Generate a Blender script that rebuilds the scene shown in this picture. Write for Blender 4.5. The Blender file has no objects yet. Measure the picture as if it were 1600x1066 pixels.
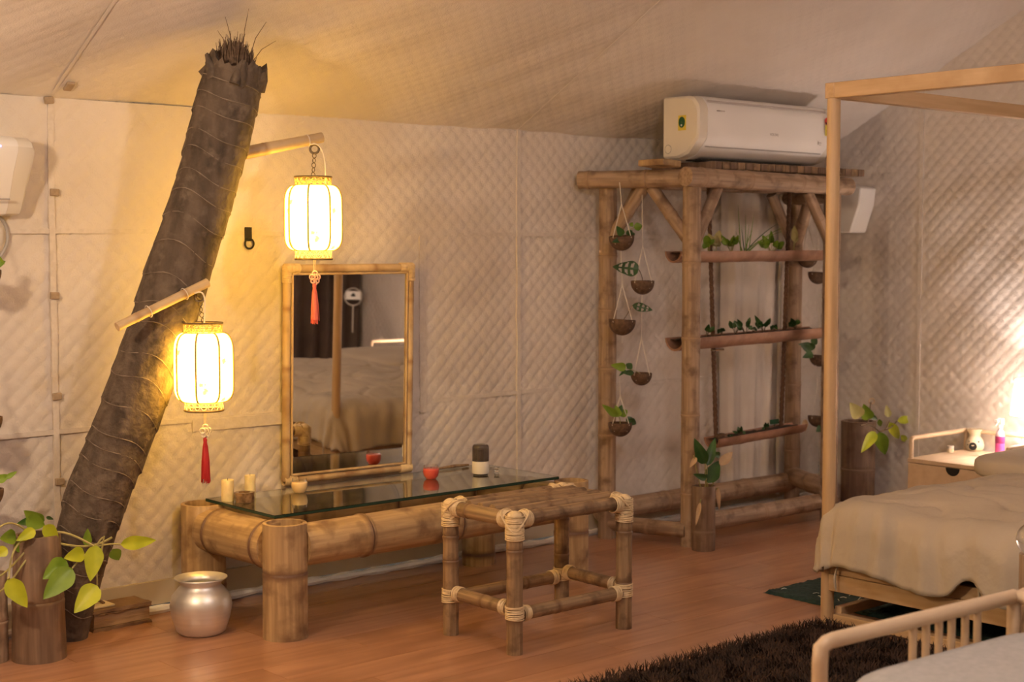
import bpy, math, random
import numpy as np
from mathutils import Vector, Matrix
from mathutils import noise as NZZ
random.seed(7); np.random.seed(7)
SC = bpy.context.scene
COL = SC.collection
# ------------------------------------------------------------------ camera
FPX, HOR, VPX, CAMH = 2335.0, 387.0, 3470.0, 1.4
PITCH = math.atan((533 - HOR) / FPX)
YAW = math.atan((VPX - 800) / math.hypot(FPX, 533 - HOR))      # angle between view heading and the long wall (world X)
_fh = Vector((math.cos(YAW), math.sin(YAW), 0)); _r = Vector((math.sin(YAW), -math.cos(YAW), 0)); _z = Vector((0, 0, 1))
_f = _fh * math.cos(PITCH) - _z * math.sin(PITCH); _u = _z * math.cos(PITCH) + _fh * math.sin(PITCH)
CAM = Vector((0, 0, CAMH))
cd = bpy.data.cameras.new('camera'); cam = bpy.data.objects.new('camera', cd); COL.objects.link(cam)
cam.matrix_world = Matrix((( _r.x, _u.x, -_f.x, CAM.x), (_r.y, _u.y, -_f.y, CAM.y), (_r.z, _u.z, -_f.z, CAM.z), (0, 0, 0, 1)))
cd.sensor_width = 36; cd.lens = FPX / 1600 * 36; cd.clip_start = 0.05
cd.dof.use_dof = True; cd.dof.focus_distance = 5.5; cd.dof.aperture_fstop = 3.2
SC.camera = cam
def ray(x, y): return _f + _r * ((x - 800) / FPX) - _u * ((y - 533) / FPX)
def gz(x, y, z=0.0): d = ray(x, y); return CAM + d * ((z - CAMH) / d.z)
def gy(x, y, Y): d = ray(x, y); return CAM + d * (Y / d.y)
def gx(x, y, X): d = ray(x, y); return CAM + d * (X / d.x)
# ------------------------------------------------------------------ world, lights, exposure
w = bpy.data.worlds.new('world'); SC.world = w; w.use_nodes = True
w.node_tree.nodes['Background'].inputs[0].default_value = (.9, .75, .6, 1); w.node_tree.nodes['Background'].inputs[1].default_value = .05
vs = SC.view_settings; vs.view_transform = 'Standard'; vs.look = 'None'; vs.gamma = 1; vs.use_curve_mapping = False
vs.exposure = 0.9
FILL_POS, FILL_W, FILL_C = Vector((2.6, 1.7, 2.45)), 30, (1.0, .88, .83)      # added fill pendant under the ridge, out of view
FLO_POS, FLO_W, FLO_C = Vector((.80, 3.40, 1.80)), 52, (1.0, .73, .46)      # floor lamp just left of the view
LAN_E, LAN_W, LAN_C = 6.2, .8, (1.0, .60, .07)
BED_W, BED_E, BED_C = 18, 3.0, (1.0, .86, .80)
BED2_FILL_W = 30  # strength of the added fill lamp on the far nightstand
def lamp(name, loc, watts, col, rad, parent=None):
    l = bpy.data.lights.new(name, 'POINT'); l.energy = watts; l.color = col; l.shadow_soft_size = rad
    o = bpy.data.objects.new(name, l); COL.objects.link(o)
    if parent: put(o, parent, Matrix.Translation(loc))
    else: o.location = loc
    return o
# ------------------------------------------------------------------ object helpers
WM = {}
def put(o, parent, M=None):
    M = M or Matrix.Identity(4)
    WM[o.name] = M
    if parent:
        o.parent = parent; o.matrix_parent_inverse = WM[parent.name].inverted()
    o.matrix_basis = M
    return o
def tag(o, label, cat, group=None):
    o['label'] = label; o['category'] = cat
    if group: o['group'] = group
    return o
def thing(name, loc, label, cat, group=None):
    o = bpy.data.objects.new(name, None); COL.objects.link(o); o.empty_display_size = .05
    put(o, None, Matrix.Translation(loc)); return tag(o, label, cat, group)
class MB:
    def __init__(s): s.v = []; s.f = []; s.node = []
    def add(s, vs, fs, node=None):
        b = len(s.v); s.v += [tuple(p) for p in vs]; s.f += [tuple(i + b for i in q) for q in fs]
        s.node += list(node) if node is not None else [0.0] * len(vs)
        return s
    def box(s, c, d, M=None):
        x, y, z = d[0] / 2, d[1] / 2, d[2] / 2
        p = [Vector((i, j, k)) for i in (-x, x) for j in (-y, y) for k in (-z, z)]
        if M: p = [M @ q for q in p]
        p = [q + Vector(c) for q in p]
        return s.add(p, [(0, 1, 3, 2), (4, 6, 7, 5), (0, 4, 5, 1), (2, 3, 7, 6), (0, 2, 6, 4), (1, 5, 7, 3)])
    def rings(s, rings, closed=True, cap=(True, True)):
        n = len(rings[0]); vs = [p for r in rings for p in r]; fs = []
        for i in range(len(rings) - 1):
            for j in range(n if closed else n - 1):
                k = (j + 1) % n; fs.append((i * n + j, i * n + k, (i + 1) * n + k, (i + 1) * n + j))
        if closed and cap[0]: fs.append(tuple(range(n - 1, -1, -1)))
        if closed and cap[1]: fs.append(tuple((len(rings) - 1) * n + j for j in range(n)))
        return s.add(vs, fs)
    def tube(s, pts, r, n=8, cap=(True, True)):
        pts = [Vector(p) for p in pts]; R = r if hasattr(r, '__len__') else [r] * len(pts)
        t0 = (pts[1] - pts[0]).normalized(); a = t0.orthogonal().normalized(); out = []
        for i, p in enumerate(pts):
            t = (pts[min(i + 1, len(pts) - 1)] - pts[max(i - 1, 0)]).normalized()
            a = (a - t * a.dot(t)).normalized(); b = t.cross(a)
            out.append([p + (a * math.cos(2 * math.pi * j / n) + b * math.sin(2 * math.pi * j / n)) * R[i] for j in range(n)])
        return s.rings(out, True, cap)
    def lathe(s, prof, c=(0, 0, 0), n=24, cap=(False, False), M=None):
        c = Vector(c); out = []
        for r, z in prof:
            q = [Vector((r * math.cos(2 * math.pi * j / n), r * math.sin(2 * math.pi * j / n), z)) for j in range(n)]
            if M: q = [M @ p for p in q]
            out.append([p + c for p in q])
        return s.rings(out, True, cap)
    def ring(s, c, axis, R, r, n=20, m=6, ex=1.0):
        axis = Vector(axis).normalized(); a = axis.orthogonal().normalized(); b = axis.cross(a); c = Vector(c); out = []
        for i in range(n + 1):
            t = 2 * math.pi * i / n; d = a * math.cos(t) * ex + b * math.sin(t); dn = d.normalized()
            out.append([c + d * R + dn * r * math.cos(2 * math.pi * j / m) + axis * r * math.sin(2 * math.pi * j / m) for j in range(m)])
        return s.rings(out, True, (False, False))
    def build(s, name, mat, parent=None, M=None, smooth=40, bevel=0, kind=None, label=None):
        me = bpy.data.meshes.new(name); me.from_pydata(s.v, [], s.f)
        if any(s.node):
            at = me.attributes.new('node', 'FLOAT', 'POINT'); at.data.foreach_set('value', s.node)
        return finish(me, name, mat, parent, M, smooth, bevel, kind, label)
def finish(me, name, mat, parent=None, M=None, smooth=40, bevel=0, kind=None, label=None):
    me.materials.append(mat); me.validate(); me.update()
    if smooth:
        me.shade_smooth()
        if smooth < 180: me.set_sharp_from_angle(angle=math.radians(smooth))
    o = bpy.data.objects.new(name, me); COL.objects.link(o); put(o, parent, M)
    if bevel:
        b = o.modifiers.new('bevel', 'BEVEL'); b.width = bevel; b.segments = 2; b.limit_method = 'ANGLE'
    if kind: o['kind'] = kind
    if label: o['label'] = label
    return o
# ------------------------------------------------------------------ materials
def new_mat(name, rough=.6, **kw):
    m = bpy.data.materials.new(name); m.use_nodes = True; nt = m.node_tree; b = nt.nodes['Principled BSDF']
    b.inputs['Roughness'].default_value = rough
    for k, v in kw.items(): b.inputs[k.replace('_', ' ')].default_value = v
    return m, nt, b
def nd(nt, t, **kw):
    n = nt.nodes.new(t)
    for k, v in kw.items(): setattr(n, k, v)
    return n
def noise_col(name, c1, c2, scale=(8, 8, 8), detail=4, rough=.6, bump=0, bscale=None, coord='Object', c3=None, stain=3, lo=.35, hi=.65, node_c=None, rnd=True, **kw):
    m, nt, b = new_mat(name, rough, **kw); L = nt.links.new
    tc = nd(nt, 'ShaderNodeTexCoord'); mp = nd(nt, 'ShaderNodeMapping'); mp.inputs['Scale'].default_value = scale
    L(tc.outputs[coord], mp.inputs[0])
    n1 = nd(nt, 'ShaderNodeTexNoise', noise_dimensions='4D'); n1.inputs['Scale'].default_value = 1; n1.inputs['Detail'].default_value = detail
    L(mp.outputs[0], n1.inputs['Vector'])
    oi = nd(nt, 'ShaderNodeObjectInfo'); mu = nd(nt, 'ShaderNodeMath', operation='MULTIPLY'); mu.inputs[1].default_value = 40 if rnd else 0
    L(oi.outputs['Random'], mu.inputs[0]); L(mu.outputs[0], n1.inputs['W'])
    cr = nd(nt, 'ShaderNodeValToRGB'); e = cr.color_ramp.elements
    e[0].position = lo; e[0].color = (*c1, 1); e[1].position = hi; e[1].color = (*c2, 1)
    L(n1.outputs['Fac'], cr.inputs[0]); out = cr.outputs[0]
    if c3:
        n2 = nd(nt, 'ShaderNodeTexNoise', noise_dimensions='4D'); n2.inputs['Scale'].default_value = stain; n2.inputs['Detail'].default_value = 5
        L(tc.outputs[coord], n2.inputs['Vector']); L(mu.outputs[0], n2.inputs['W'])
        r2 = nd(nt, 'ShaderNodeValToRGB'); r2.color_ramp.elements[0].position = .50; r2.color_ramp.elements[1].position = .68
        L(n2.outputs['Fac'], r2.inputs[0])
        mx = nd(nt, 'ShaderNodeMix', data_type='RGBA'); L(r2.outputs[0], mx.inputs[0]); L(out, mx.inputs[6]); mx.inputs[7].default_value = (*c3, 1); out = mx.outputs[2]
    if node_c:
        at = nd(nt, 'ShaderNodeAttribute', attribute_name='node'); mx = nd(nt, 'ShaderNodeMix', data_type='RGBA')
        L(at.outputs['Fac'], mx.inputs[0]); L(out, mx.inputs[6]); mx.inputs[7].default_value = (*node_c, 1); out = mx.outputs[2]
    L(out, b.inputs['Base Color'])
    if bump:
        bp = nd(nt, 'ShaderNodeBump'); bp.inputs['Strength'].default_value = bump; bp.inputs['Distance'].default_value = .01
        src = n1.outputs['Fac']
        if bscale:
            n3 = nd(nt, 'ShaderNodeTexNoise'); n3.inputs['Scale'].default_value = bscale; n3.inputs['Detail'].default_value = 3
            L(tc.outputs[coord], n3.inputs['Vector']); src = n3.outputs['Fac']
        L(src, bp.inputs['Height']); L(bp.outputs[0], b.inputs['Normal'])
    return m
def plain(name, c, rough=.5, **kw):
    m, nt, b = new_mat(name, rough, **kw); b.inputs['Base Color'].default_value = (*c, 1)
    n = nd(nt, 'ShaderNodeTexNoise'); n.inputs['Scale'].default_value = 40
    r = nd(nt, 'ShaderNodeMapRange'); r.inputs[3].default_value = max(0, rough - .06); r.inputs[4].default_value = min(1, rough + .06)
    nt.links.new(n.outputs['Fac'], r.inputs[0]); nt.links.new(r.outputs[0], b.inputs['Roughness'])
    return m
def emit(name, c, e, base=None):
    m, nt, b = new_mat(name, .8); b.inputs['Base Color'].default_value = (*(base or c), 1)
    b.inputs['Emission Color'].default_value = (*c, 1); b.inputs['Emission Strength'].default_value = e
    return m
M_fab = noise_col('quilted_canvas', (.665, .60, .545), (.725, .66, .605), (3, 3, 3), 5, .85, .25, 160, rnd=False)
M_seam = noise_col('seam_tape', (.64, .575, .52), (.70, .635, .58), (60, 60, 60), 2, .85, .2)
M_flap = noise_col('ground_flap', (.50, .42, .30), (.56, .48, .36), (6, 6, 6), 4, .85)
M_wflap = noise_col('white_sheet', (.66, .62, .56), (.76, .72, .66), (9, 9, 9), 4, .7, .4)
M_floor = noise_col('laminate', (.36, .175, .098), (.49, .255, .15), (2.2, 30, 30), 7, .30, .03, None, 'Object', (.33, .155, .085), 3.0, Coat_Weight=.35, Coat_Roughness=.12)
M_slab = plain('slab', (.25, .14, .08), .7)
M_bam = noise_col('bamboo_tan', (.35, .225, .11), (.56, .39, .205), (55, 55, 3.0), 8, .45, .25, None, 'Object', (.21, .12, .06), 11, node_c=(.17, .09, .05))
M_bamd = noise_col('bamboo_brown', (.21, .13, .068), (.38, .25, .14), (90, 90, 4), 8, .5, .3, None, 'Object', (.12, .07, .038), 16, node_c=(.19, .11, .06))
M_bamr = noise_col('bamboo_weathered', (.27, .175, .112), (.44, .31, .21), (70, 70, 4), 8, .6, .35, None, 'Object', (.18, .11, .068), 15, node_c=(.36, .24, .155))
M_bamp = noise_col('bamboo_pale', (.52, .37, .20), (.66, .49, .28), (30, 30, 3), 5, .45, .15, None, 'Object', (.36, .22, .11), 6, node_c=(.4, .25, .13))
M_pot_bam = noise_col('bamboo_dull', (.15, .092, .058), (.26, .168, .112), (60, 60, 3), 6, .55, .3, None, 'Object', (.11, .06, .035), 9, node_c=(.21, .135, .085))
M_rattan = noise_col('rattan_binding', (.66, .50, .29), (.78, .62, .39), (60, 60, 60), 3, .5, .2)
M_trunk = noise_col('palm_bark', (.058, .041, .029), (.145, .105, .076), (20, 20, 6), 9, .85, .8, 45, 'Object', (.16, .12, .088), 26)
M_scar = noise_col('palm_scar', (.16, .125, .094), (.28, .22, .17), (20, 20, 20), 5, .85)
M_fibre = noise_col('palm_fibre', (.07, .042, .026), (.20, .13, .085), (60, 60, 60), 4, .9)
M_cutb = noise_col('bamboo_cut', (.55, .38, .2), (.66, .48, .28), (30, 30, 30), 4, .6)
M_soil = noise_col('soil', (.03, .02, .014), (.07, .045, .03), (70, 70, 70), 4, .95, .6)
M_coco = noise_col('coconut_shell', (.075, .04, .024), (.15, .085, .05), (60, 60, 60), 5, .7, .5)
M_string = noise_col('white_string', (.66, .6, .52), (.76, .7, .62), (90, 90, 90), 2, .8)
M_rope = noise_col('brown_rope', (.10, .052, .03), (.19, .10, .058), (120, 120, 160), 3, .85, .7)
M_trough = noise_col('half_bamboo', (.30, .155, .095), (.40, .22, .14), (20, 20, 20), 5, .55, .2, None, 'Object', (.22, .11, .065), 7)
M_leafy = noise_col('leaf_yellow_green', (.36, .42, .015), (.52, .56, .03), (12, 12, 12), 3, .4, Subsurface_Weight=.0)
M_leafm = noise_col('leaf_mid_green', (.13, .24, .018), (.22, .34, .03), (12, 12, 12), 3, .38)
M_leafd = noise_col('leaf_dark_green', (.022, .07, .016), (.05, .13, .03), (14, 14, 14), 3, .35)
M_leafp = noise_col('leaf_pale', (.45, .42, .16), (.60, .54, .26), (14, 14, 14), 3, .45)
M_stem = noise_col('plant_stem', (.36, .34, .12), (.46, .4, .17), (30, 30, 30), 2, .5)
M_stemd = noise_col('dark_stem', (.13, .09, .05), (.2, .14, .08), (30, 30, 30), 2, .6)
M_dry = noise_col('dry_leaf', (.48, .32, .18), (.60, .43, .26), (20, 20, 20), 3, .7)
M_alu = noise_col('aluminium', (.78, .76, .74), (.86, .84, .82), (3, 3, 60), 4, .42, .02, Metallic=.8)
M_white = noise_col('white_plastic', (.84, .82, .80), (.87, .85, .83), (4, 4, 4), 2, .38, rnd=False)
M_cream = noise_col('cream_plastic', (.74, .69, .60), (.78, .73, .64), (4, 4, 4), 2, .42, rnd=False)
M_grey = plain('grey_plastic', (.42, .4, .39), .5)
M_black = plain('black', (.012, .011, .011), .5)
M_wood = noise_col('light_oak', (.50, .325, .165), (.62, .42, .235), (2.2, 36, 36), 6, .48, .08, None, 'Object')
M_woodz = noise_col('light_oak_upright', (.50, .325, .165), (.62, .42, .235), (40, 40, 2.2), 6, .48, .08, None, 'Object')
M_woody = noise_col('light_oak_cross', (.50, .325, .165), (.62, .42, .235), (36, 2.2, 36), 6, .48, .12, None, 'Object', (.44, .27, .13), 5)
M_beech = noise_col('beech', (.62, .45, .29), (.70, .53, .36), (5, 24, 24), 5, .45, .04)
M_linen = noise_col('linen', (.46, .385, .29), (.53, .445, .34), (3, 3, 3), 5, .85, .55, 16, rnd=False)
M_maroon = noise_col('dark_mattress', (.035, .014, .012), (.06, .025, .02), (8, 8, 8), 3, .8)
M_greyf = noise_col('grey_upholstery', (.40, .385, .37), (.46, .44, .425), (60, 60, 60), 3, .9, .3, 300)
M_curt = noise_col('brown_curtain', (.055, .032, .022), (.09, .055, .038), (4, 4, 4), 4, .8)
M_shag = noise_col('shag_pile', (.014, .006, .003), (.055, .024, .011), (14, 14, 14), 5, .85)
M_teal = noise_col('teal_pile', (.005, .022, .020), (.012, .042, .037), (40, 40, 40), 4, .85, .5)
M_wax = noise_col('wax_cream', (.74, .62, .34), (.82, .70, .42), (40, 40, 40), 3, .6, .5, Subsurface_Weight=.15)
M_waxy = noise_col('wax_yellow', (.80, .56, .26), (.86, .62, .32), (20, 20, 20), 2, .3, Coat_Weight=.8)
M_waxr = noise_col('wax_red', (.72, .075, .05), (.80, .12, .08), (20, 20, 20), 2, .3, Coat_Weight=.8)
M_tassel_r = noise_col('tassel_red', (.42, .012, .014), (.55, .03, .03), (90, 90, 4), 3, .6, .5)
M_tassel_c = noise_col('tassel_coral', (.70, .11, .075), (.80, .18, .12), (90, 90, 4), 3, .6, .5)
M_knot = noise_col('knot_cord', (.76, .42, .30), (.84, .55, .42), (90, 90, 90), 3, .6)
M_brass = noise_col('fretwork_gilt', (.52, .38, .15), (.68, .52, .24), (60, 60, 60), 3, .45, Metallic=.3)
M_silver = noise_col('fretwork_pale', (.74, .66, .52), (.82, .74, .6), (60, 60, 60), 3, .45, Metallic=.2)
M_bronze = noise_col('dark_rim', (.10, .062, .03), (.16, .1, .05), (60, 60, 60), 3, .5)
M_rib = noise_col('lantern_rib', (.30, .17, .045), (.38, .22, .07), (60, 60, 60), 2, .5)
M_metal = plain('dark_metal', (.12, .09, .06), .4, Metallic=.8)
M_tan = noise_col('tan_tab', (.34, .25, .17), (.42, .32, .22), (60, 60, 60), 3, .85)
M_strap = plain('black_strap', (.02, .017, .015), .7)
M_book = noise_col('rough_leather', (.17, .095, .05), (.28, .17, .09), (14, 14, 14), 6, .8, .6)
M_bookp = noise_col('rough_pages', (.24, .14, .07), (.38, .24, .13), (8, 8, 60), 5, .85, .5)
M_tagc = noise_col('cream_tag', (.72, .58, .36), (.8, .66, .44), (20, 20, 20), 3, .7)
M_ceram = noise_col('cream_ceramic', (.74, .64, .46), (.80, .70, .52), (8, 8, 8), 3, .35)
M_pink = plain('pink_liquid', (.85, .12, .42), .2, Transmission_Weight=.35)
M_mag = plain('magenta_label', (.30, .02, .12), .5)
M_clearp = plain('clear_plastic', (.90, .74, .78), .2, Transmission_Weight=.4)
M_smoke = plain('smoked_dome', (.16, .13, .115), .12, Transmission_Weight=.55)
M_inner = plain('inner_tube', (.06, .045, .035), .4)
M_crys = noise_col('amber_crystal', (.16, .09, .05), (.36, .22, .12), (60, 60, 60), 5, .15, Transmission_Weight=.3)
M_greens = plain('sticker_green', (.015, .10, .045), .5)
M_yel = plain('sticker_yellow', (.75, .6, .08), .5)
M_red = plain('sticker_red', (.7, .06, .04), .5)
M_print = plain('grey_print', (.30, .27, .26), .6)
M_markl = plain('faint_print', (.52, .47, .45), .6)
M_led = emit('status_light', (.25, .3, 1), 3)
M_thread = plain('white_thread', (.7, .7, .66), .8)
m, nt, b = new_mat('mirror_silver', .0); b.inputs['Metallic'].default_value = 1; b.inputs['Base Color'].default_value = (.80, .80, .79, 1); b.inputs['Roughness'].default_value = .012; M_mirror = m
m, nt, b = new_mat('table_glass', .02); b.inputs['Base Color'].default_value = (.72, .80, .74, 1); b.inputs['Transmission Weight'].default_value = 1; b.inputs['IOR'].default_value = 1.5; M_glass = m
m, nt, b = new_mat('clear_glass', .02); b.inputs['Base Color'].default_value = (.95, .95, .95, 1); b.inputs['Transmission Weight'].default_value = 1; b.inputs['IOR'].default_value = 1.45; M_cglass = m
M_gedge = plain('glass_edge', (.02, .05, .035), .15)
# lantern silk: glows by itself and lets the bulb inside show through
m, nt, b = new_mat('lantern_silk', .8); L = nt.links.new
tc = nd(nt, 'ShaderNodeTexCoord'); vo = nd(nt, 'ShaderNodeTexVoronoi'); vo.inputs['Scale'].default_value = 16; L(tc.outputs['Object'], vo.inputs['Vector'])
ns = nd(nt, 'ShaderNodeTexNoise'); ns.inputs['Scale'].default_value = 120; L(tc.outputs['Object'], ns.inputs['Vector'])
ad = nd(nt, 'ShaderNodeMath', operation='MULTIPLY_ADD'); L(ns.outputs['Fac'], ad.inputs[0]); ad.inputs[1].default_value = .35; L(vo.outputs['Distance'], ad.inputs[2])
rp = nd(nt, 'ShaderNodeValToRGB'); rp.color_ramp.elements[0].position = .30; rp.color_ramp.elements[0].color = (.85, .6, .25, 1); rp.color_ramp.elements[1].position = .36; rp.color_ramp.elements[1].color = (1, .93, .8, 1)
L(ad.outputs[0], rp.inputs[0])
tr = nd(nt, 'ShaderNodeBsdfTranslucent'); L(rp.outputs[0], tr.inputs[0])
em = nd(nt, 'ShaderNodeEmission'); em.inputs[1].default_value = LAN_E; mxx = nd(nt, 'ShaderNodeMix', data_type='RGBA', blend_type='MULTIPLY'); mxx.inputs[0].default_value = 1
L(rp.outputs[0], mxx.inputs[6]); mxx.inputs[7].default_value = (*LAN_C, 1); L(mxx.outputs[2], em.inputs[0])
asd = nd(nt, 'ShaderNodeAddShader'); L(tr.outputs[0], asd.inputs[0]); L(em.outputs[0], asd.inputs[1]); L(asd.outputs[0], nt.nodes['Material Output'].inputs[0]); M_silk = m
m, nt, b = new_mat('lamp_shade', .8); L = nt.links.new
tr = nd(nt, 'ShaderNodeBsdfTranslucent'); tr.inputs[0].default_value = (.9, .86, .8, 1); df = nd(nt, 'ShaderNodeBsdfDiffuse'); df.inputs[0].default_value = (.9, .86, .8, 1)
wv = nd(nt, 'ShaderNodeTexNoise'); wv.inputs['Scale'].default_value = 90; mxs = nd(nt, 'ShaderNodeMixShader'); mr = nd(nt, 'ShaderNodeMapRange'); mr.inputs[3].default_value = .4; mr.inputs[4].default_value = .6
L(wv.outputs['Fac'], mr.inputs[0]); L(mr.outputs[0], mxs.inputs[0]); L(tr.outputs[0], mxs.inputs[1]); L(df.outputs[0], mxs.inputs[2])
em = nd(nt, 'ShaderNodeEmission'); em.inputs[0].default_value = (*BED_C, 1); em.inputs[1].default_value = BED_E; asd = nd(nt, 'ShaderNodeAddShader')
L(mxs.outputs[0], asd.inputs[0]); L(em.outputs[0], asd.inputs[1]); L(asd.outputs[0], nt.nodes['Material Output'].inputs[0]); M_shade = m

# ------------------------------------------------------------------ the tent
YW, XR, XL, YF, EAVE, SL = 5.19, 6.87, -2.4, -1.0, 1.94, .54
RY = (YW + YF) / 2; RZ = EAVE + SL * (YW - RY)
def roof_z(Y): return EAVE + SL * (YW - Y) if Y > RY else EAVE + SL * (Y - YF)
def quilt(name, mat, O, U, V, N, lu, lv, p=.07, k=8, amp=.0062, keep=None, kind='structure', soft=.012, seed=0, sag=0):
    st = p / k; nu = int(round(lu / st)) + 1; nv = int(round(lv / st)) + 1
    u, v = np.meshgrid(np.linspace(0, lu, nu), np.linspace(0, lv, nv), indexing='ij')
    a = np.abs(np.sin(np.pi * (u + v) / p)); b_ = np.abs(np.sin(np.pi * (u - v) / p))
    h = amp * (1 - (1 - np.minimum(a, b_)) ** 5) * (.7 + .3 * a * b_)
    rs = np.random.RandomState(seed)
    for _ in range(10):                                   # slack folds in the canvas, finer along one diagonal
        kx, ky = rs.normal(0, 3.2), rs.normal(0, 2.4); h += soft * .16 * np.sin(kx * u + ky * v + rs.rand() * 6.28)
    for _ in range(8):
        q = rs.uniform(9, 22); d = rs.uniform(-.5, .5); h += .0007 * np.sin(q * (u - v) + d * q * v + rs.rand() * 6.28)
    if sag: h += sag * np.abs(np.sin(np.pi * (u + O[0] - 2.325) / 2.254)) * np.minimum(1, v / .8)
    P = np.array(O)[None, None] + u[..., None] * np.array(U) + v[..., None] * np.array(V) + h[..., None] * np.array(N)
    P = P.reshape(-1, 3)
    i, j = np.meshgrid(np.arange(nu - 1), np.arange(nv - 1), indexing='ij')
    q = np.stack([i * nv + j, (i + 1) * nv + j, (i + 1) * nv + j + 1, i * nv + j + 1], -1).reshape(-1, 4)
    if keep is not None: q = q[keep(P[q].mean(1))]
    me = bpy.data.meshes.new(name); me.vertices.add(len(P)); me.vertices.foreach_set('co', P.ravel())
    me.loops.add(q.size); me.loops.foreach_set('vertex_index', q.ravel().astype(np.int32))
    me.polygons.add(len(q)); me.polygons.foreach_set('loop_start', np.arange(0, q.size, 4, dtype=np.int32))
    me.update(calc_edges=True)
    return finish(me, name, mat, smooth=180, kind=kind)
def flat_struct(name, pts, faces, mat):
    return MB().add(pts, faces).build(name, mat, smooth=0, kind='structure')
# finely quilted where the photograph looks, plain canvas behind the camera
wall_back = quilt('wall_back', M_fab, (1.05, YW, .10), (1, 0, 0), (0, 0, 1), (0, -1, 0), XR - 1.05, EAVE - .10, seed=1)
nrm = Vector((0, -SL, -1)).normalized(); dv = Vector((0, -1, SL)).normalized(); slope_len = (YW - RY) * math.hypot(1, SL)
ceiling = quilt('ceiling', M_fab, (1.05, YW, EAVE), (1, 0, 0), dv, nrm, XR - 1.05, 1.9, k=7, amp=.0024, soft=.012, seed=2, sag=.035)
wall_right = quilt('wall_right', M_fab, (XR, YW, 0), (0, -1, 0), (0, 0, 1), (-1, 0, 0), 5.64, 3.6, k=7, amp=.0052, seed=3,
                   keep=lambda c: c[:, 2] < np.where(c[:, 1] > RY, EAVE + SL * (YW - c[:, 1]), EAVE + SL * (c[:, 1] - YF)) + .02)
wl = MB(); yk = YW - 5.64
wl.add([(XR, yk, 0), (XR, YF, 0), (XR, YF, EAVE), (XR, yk, roof_z(yk))], [(0, 1, 2, 3)])
wl.build('wall_right_lining', M_fab, smooth=0, kind='structure').name = 'wall_right_near'
flat_struct('wall_front', [(XL, YF, 0), (XR, YF, 0), (XR, YF, EAVE), (XL, YF, EAVE)], [(0, 1, 2, 3)], M_fab)
flat_struct('wall_left', [(XL, YF, 0), (XL, YW, 0), (XL, YW, EAVE), (XL, RY, RZ), (XL, YF, EAVE)], [(0, 1, 2, 3, 4)], M_fab)
flat_struct('wall_back_far', [(XL, YW, 0), (1.05, YW, 0), (1.05, YW, EAVE), (XL, YW, EAVE)], [(0, 1, 2, 3)], M_fab)
up = Vector((0, YW, EAVE)) + dv * 1.9
flat_struct('ceiling_upper', [(1.05, up.y, up.z), (XR, up.y, up.z), (XR, RY, RZ), (1.05, RY, RZ), (XL, YW, EAVE), (1.05, YW, EAVE), (XL, RY, RZ), (XL, YF, EAVE), (XR, YF, EAVE)],
            [(0, 1, 2, 3), (4, 5, 0, 3, 6), (6, 3, 2, 8, 7)], M_fab)
# floor: slab with laminate boards laid along the long wall
floor = MB().box(((XL + XR) / 2, (YF + YW) / 2, -.062), (XR - XL, YW - YF, .1)).build('floor', M_slab, smooth=0, kind='structure')
PW, PLN = .16, 1.28
pm = []
for ln in (PLN, .64):
    mb = MB().box((0, 0, -.006), (ln - .0015, PW - .0013, .012)); me = bpy.data.meshes.new('floor_board'); me.from_pydata(mb.v, [], mb.f); me.materials.append(M_floor); pm.append(me)
row = 0; y = YW - .08
while y > 1.4:
    x = XR - [0, .43, .86, .21, .64][row % 5]; first = True
    if row % 5: pass
    while x > .2:
        o = bpy.data.objects.new('floor_board', pm[0]); COL.objects.link(o)
        put(o, floor, Matrix.Translation((x - PLN / 2, y, 0))); x -= PLN
    s = [0, .43, .86, .21, .64][row % 5]
    if s:
        mb = MB().box((0, 0, -.006), (s - .0015, PW - .0013, .012)); mb.build('floor_board', M_floor, floor, Matrix.Translation((XR - s / 2, y, 0)), smooth=0)
    y -= PW; row += 1
# seams, flaps and fittings sewn to the canvas
def wall_strip(name, pts, wdt, th, mat, parent, N, up_):
    mb = MB(); out = []
    for p in pts:
        p = Vector(p); out.append([p - up_ * wdt / 2 + N * .004, p - up_ * wdt / 2 + N * (.004 + th), p + up_ * wdt / 2 + N * (.004 + th), p + up_ * wdt / 2 + N * .004])
    mb.rings(out); return mb.build(name, mat, parent)
NB = Vector((0, -1, 0)); UX = Vector((1, 0, 0)); UZ = Vector((0, 0, 1))
for X in (2.325, 4.579): wall_strip('seam', [(X + random.uniform(-.003, .003), YW, z) for z in np.linspace(.1, EAVE, 14)], .022, .0105, M_seam, wall_back, NB, UX)
for Z in (1.457, .725): wall_strip('seam', [(X, YW, Z + .004 * math.sin(X * 3)) for X in np.linspace(1.1, XR, 40)], .018, .0075, M_seam, wall_back, NB, UZ)
wall_strip('seam', [(XR, 4.545, z) for z in np.linspace(.05, 2.28, 12)], .02, .007, M_seam, wall_right, Vector((-1, 0, 0)), Vector((0, 1, 0)))
for X in (2.325, 4.579): wall_strip('seam', [Vector((X, YW, EAVE)) + dv * t for t in np.linspace(0, 1.85, 12)], .012, .0015, M_fab, ceiling, nrm, UX)
wall_strip('window_flap_edge', [(X, YW, .705) for X in np.linspace(2.88, 4.03, 12)], .045, .011, M_seam, wall_back, NB, UZ)
wall_strip('window_flap_edge', [(4.015, YW, z) for z in np.linspace(.675, 1.45, 12)], .035, .0135, M_seam, wall_back, NB, UX)
for px, py in [(73, 157), (82, 301), (82, 462), (86, 619), (90, 752)]:
    p = gy(px, py, YW); MB().box((p.x, YW - .018, p.z), (.034, .012, .026), Matrix.Rotation(random.uniform(-.2, .2), 3, 'Y')).build('fastening_tab', M_tan, wall_back, bevel=.003)
p = Vector((2.325, YW, EAVE)) + dv * .10
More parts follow.
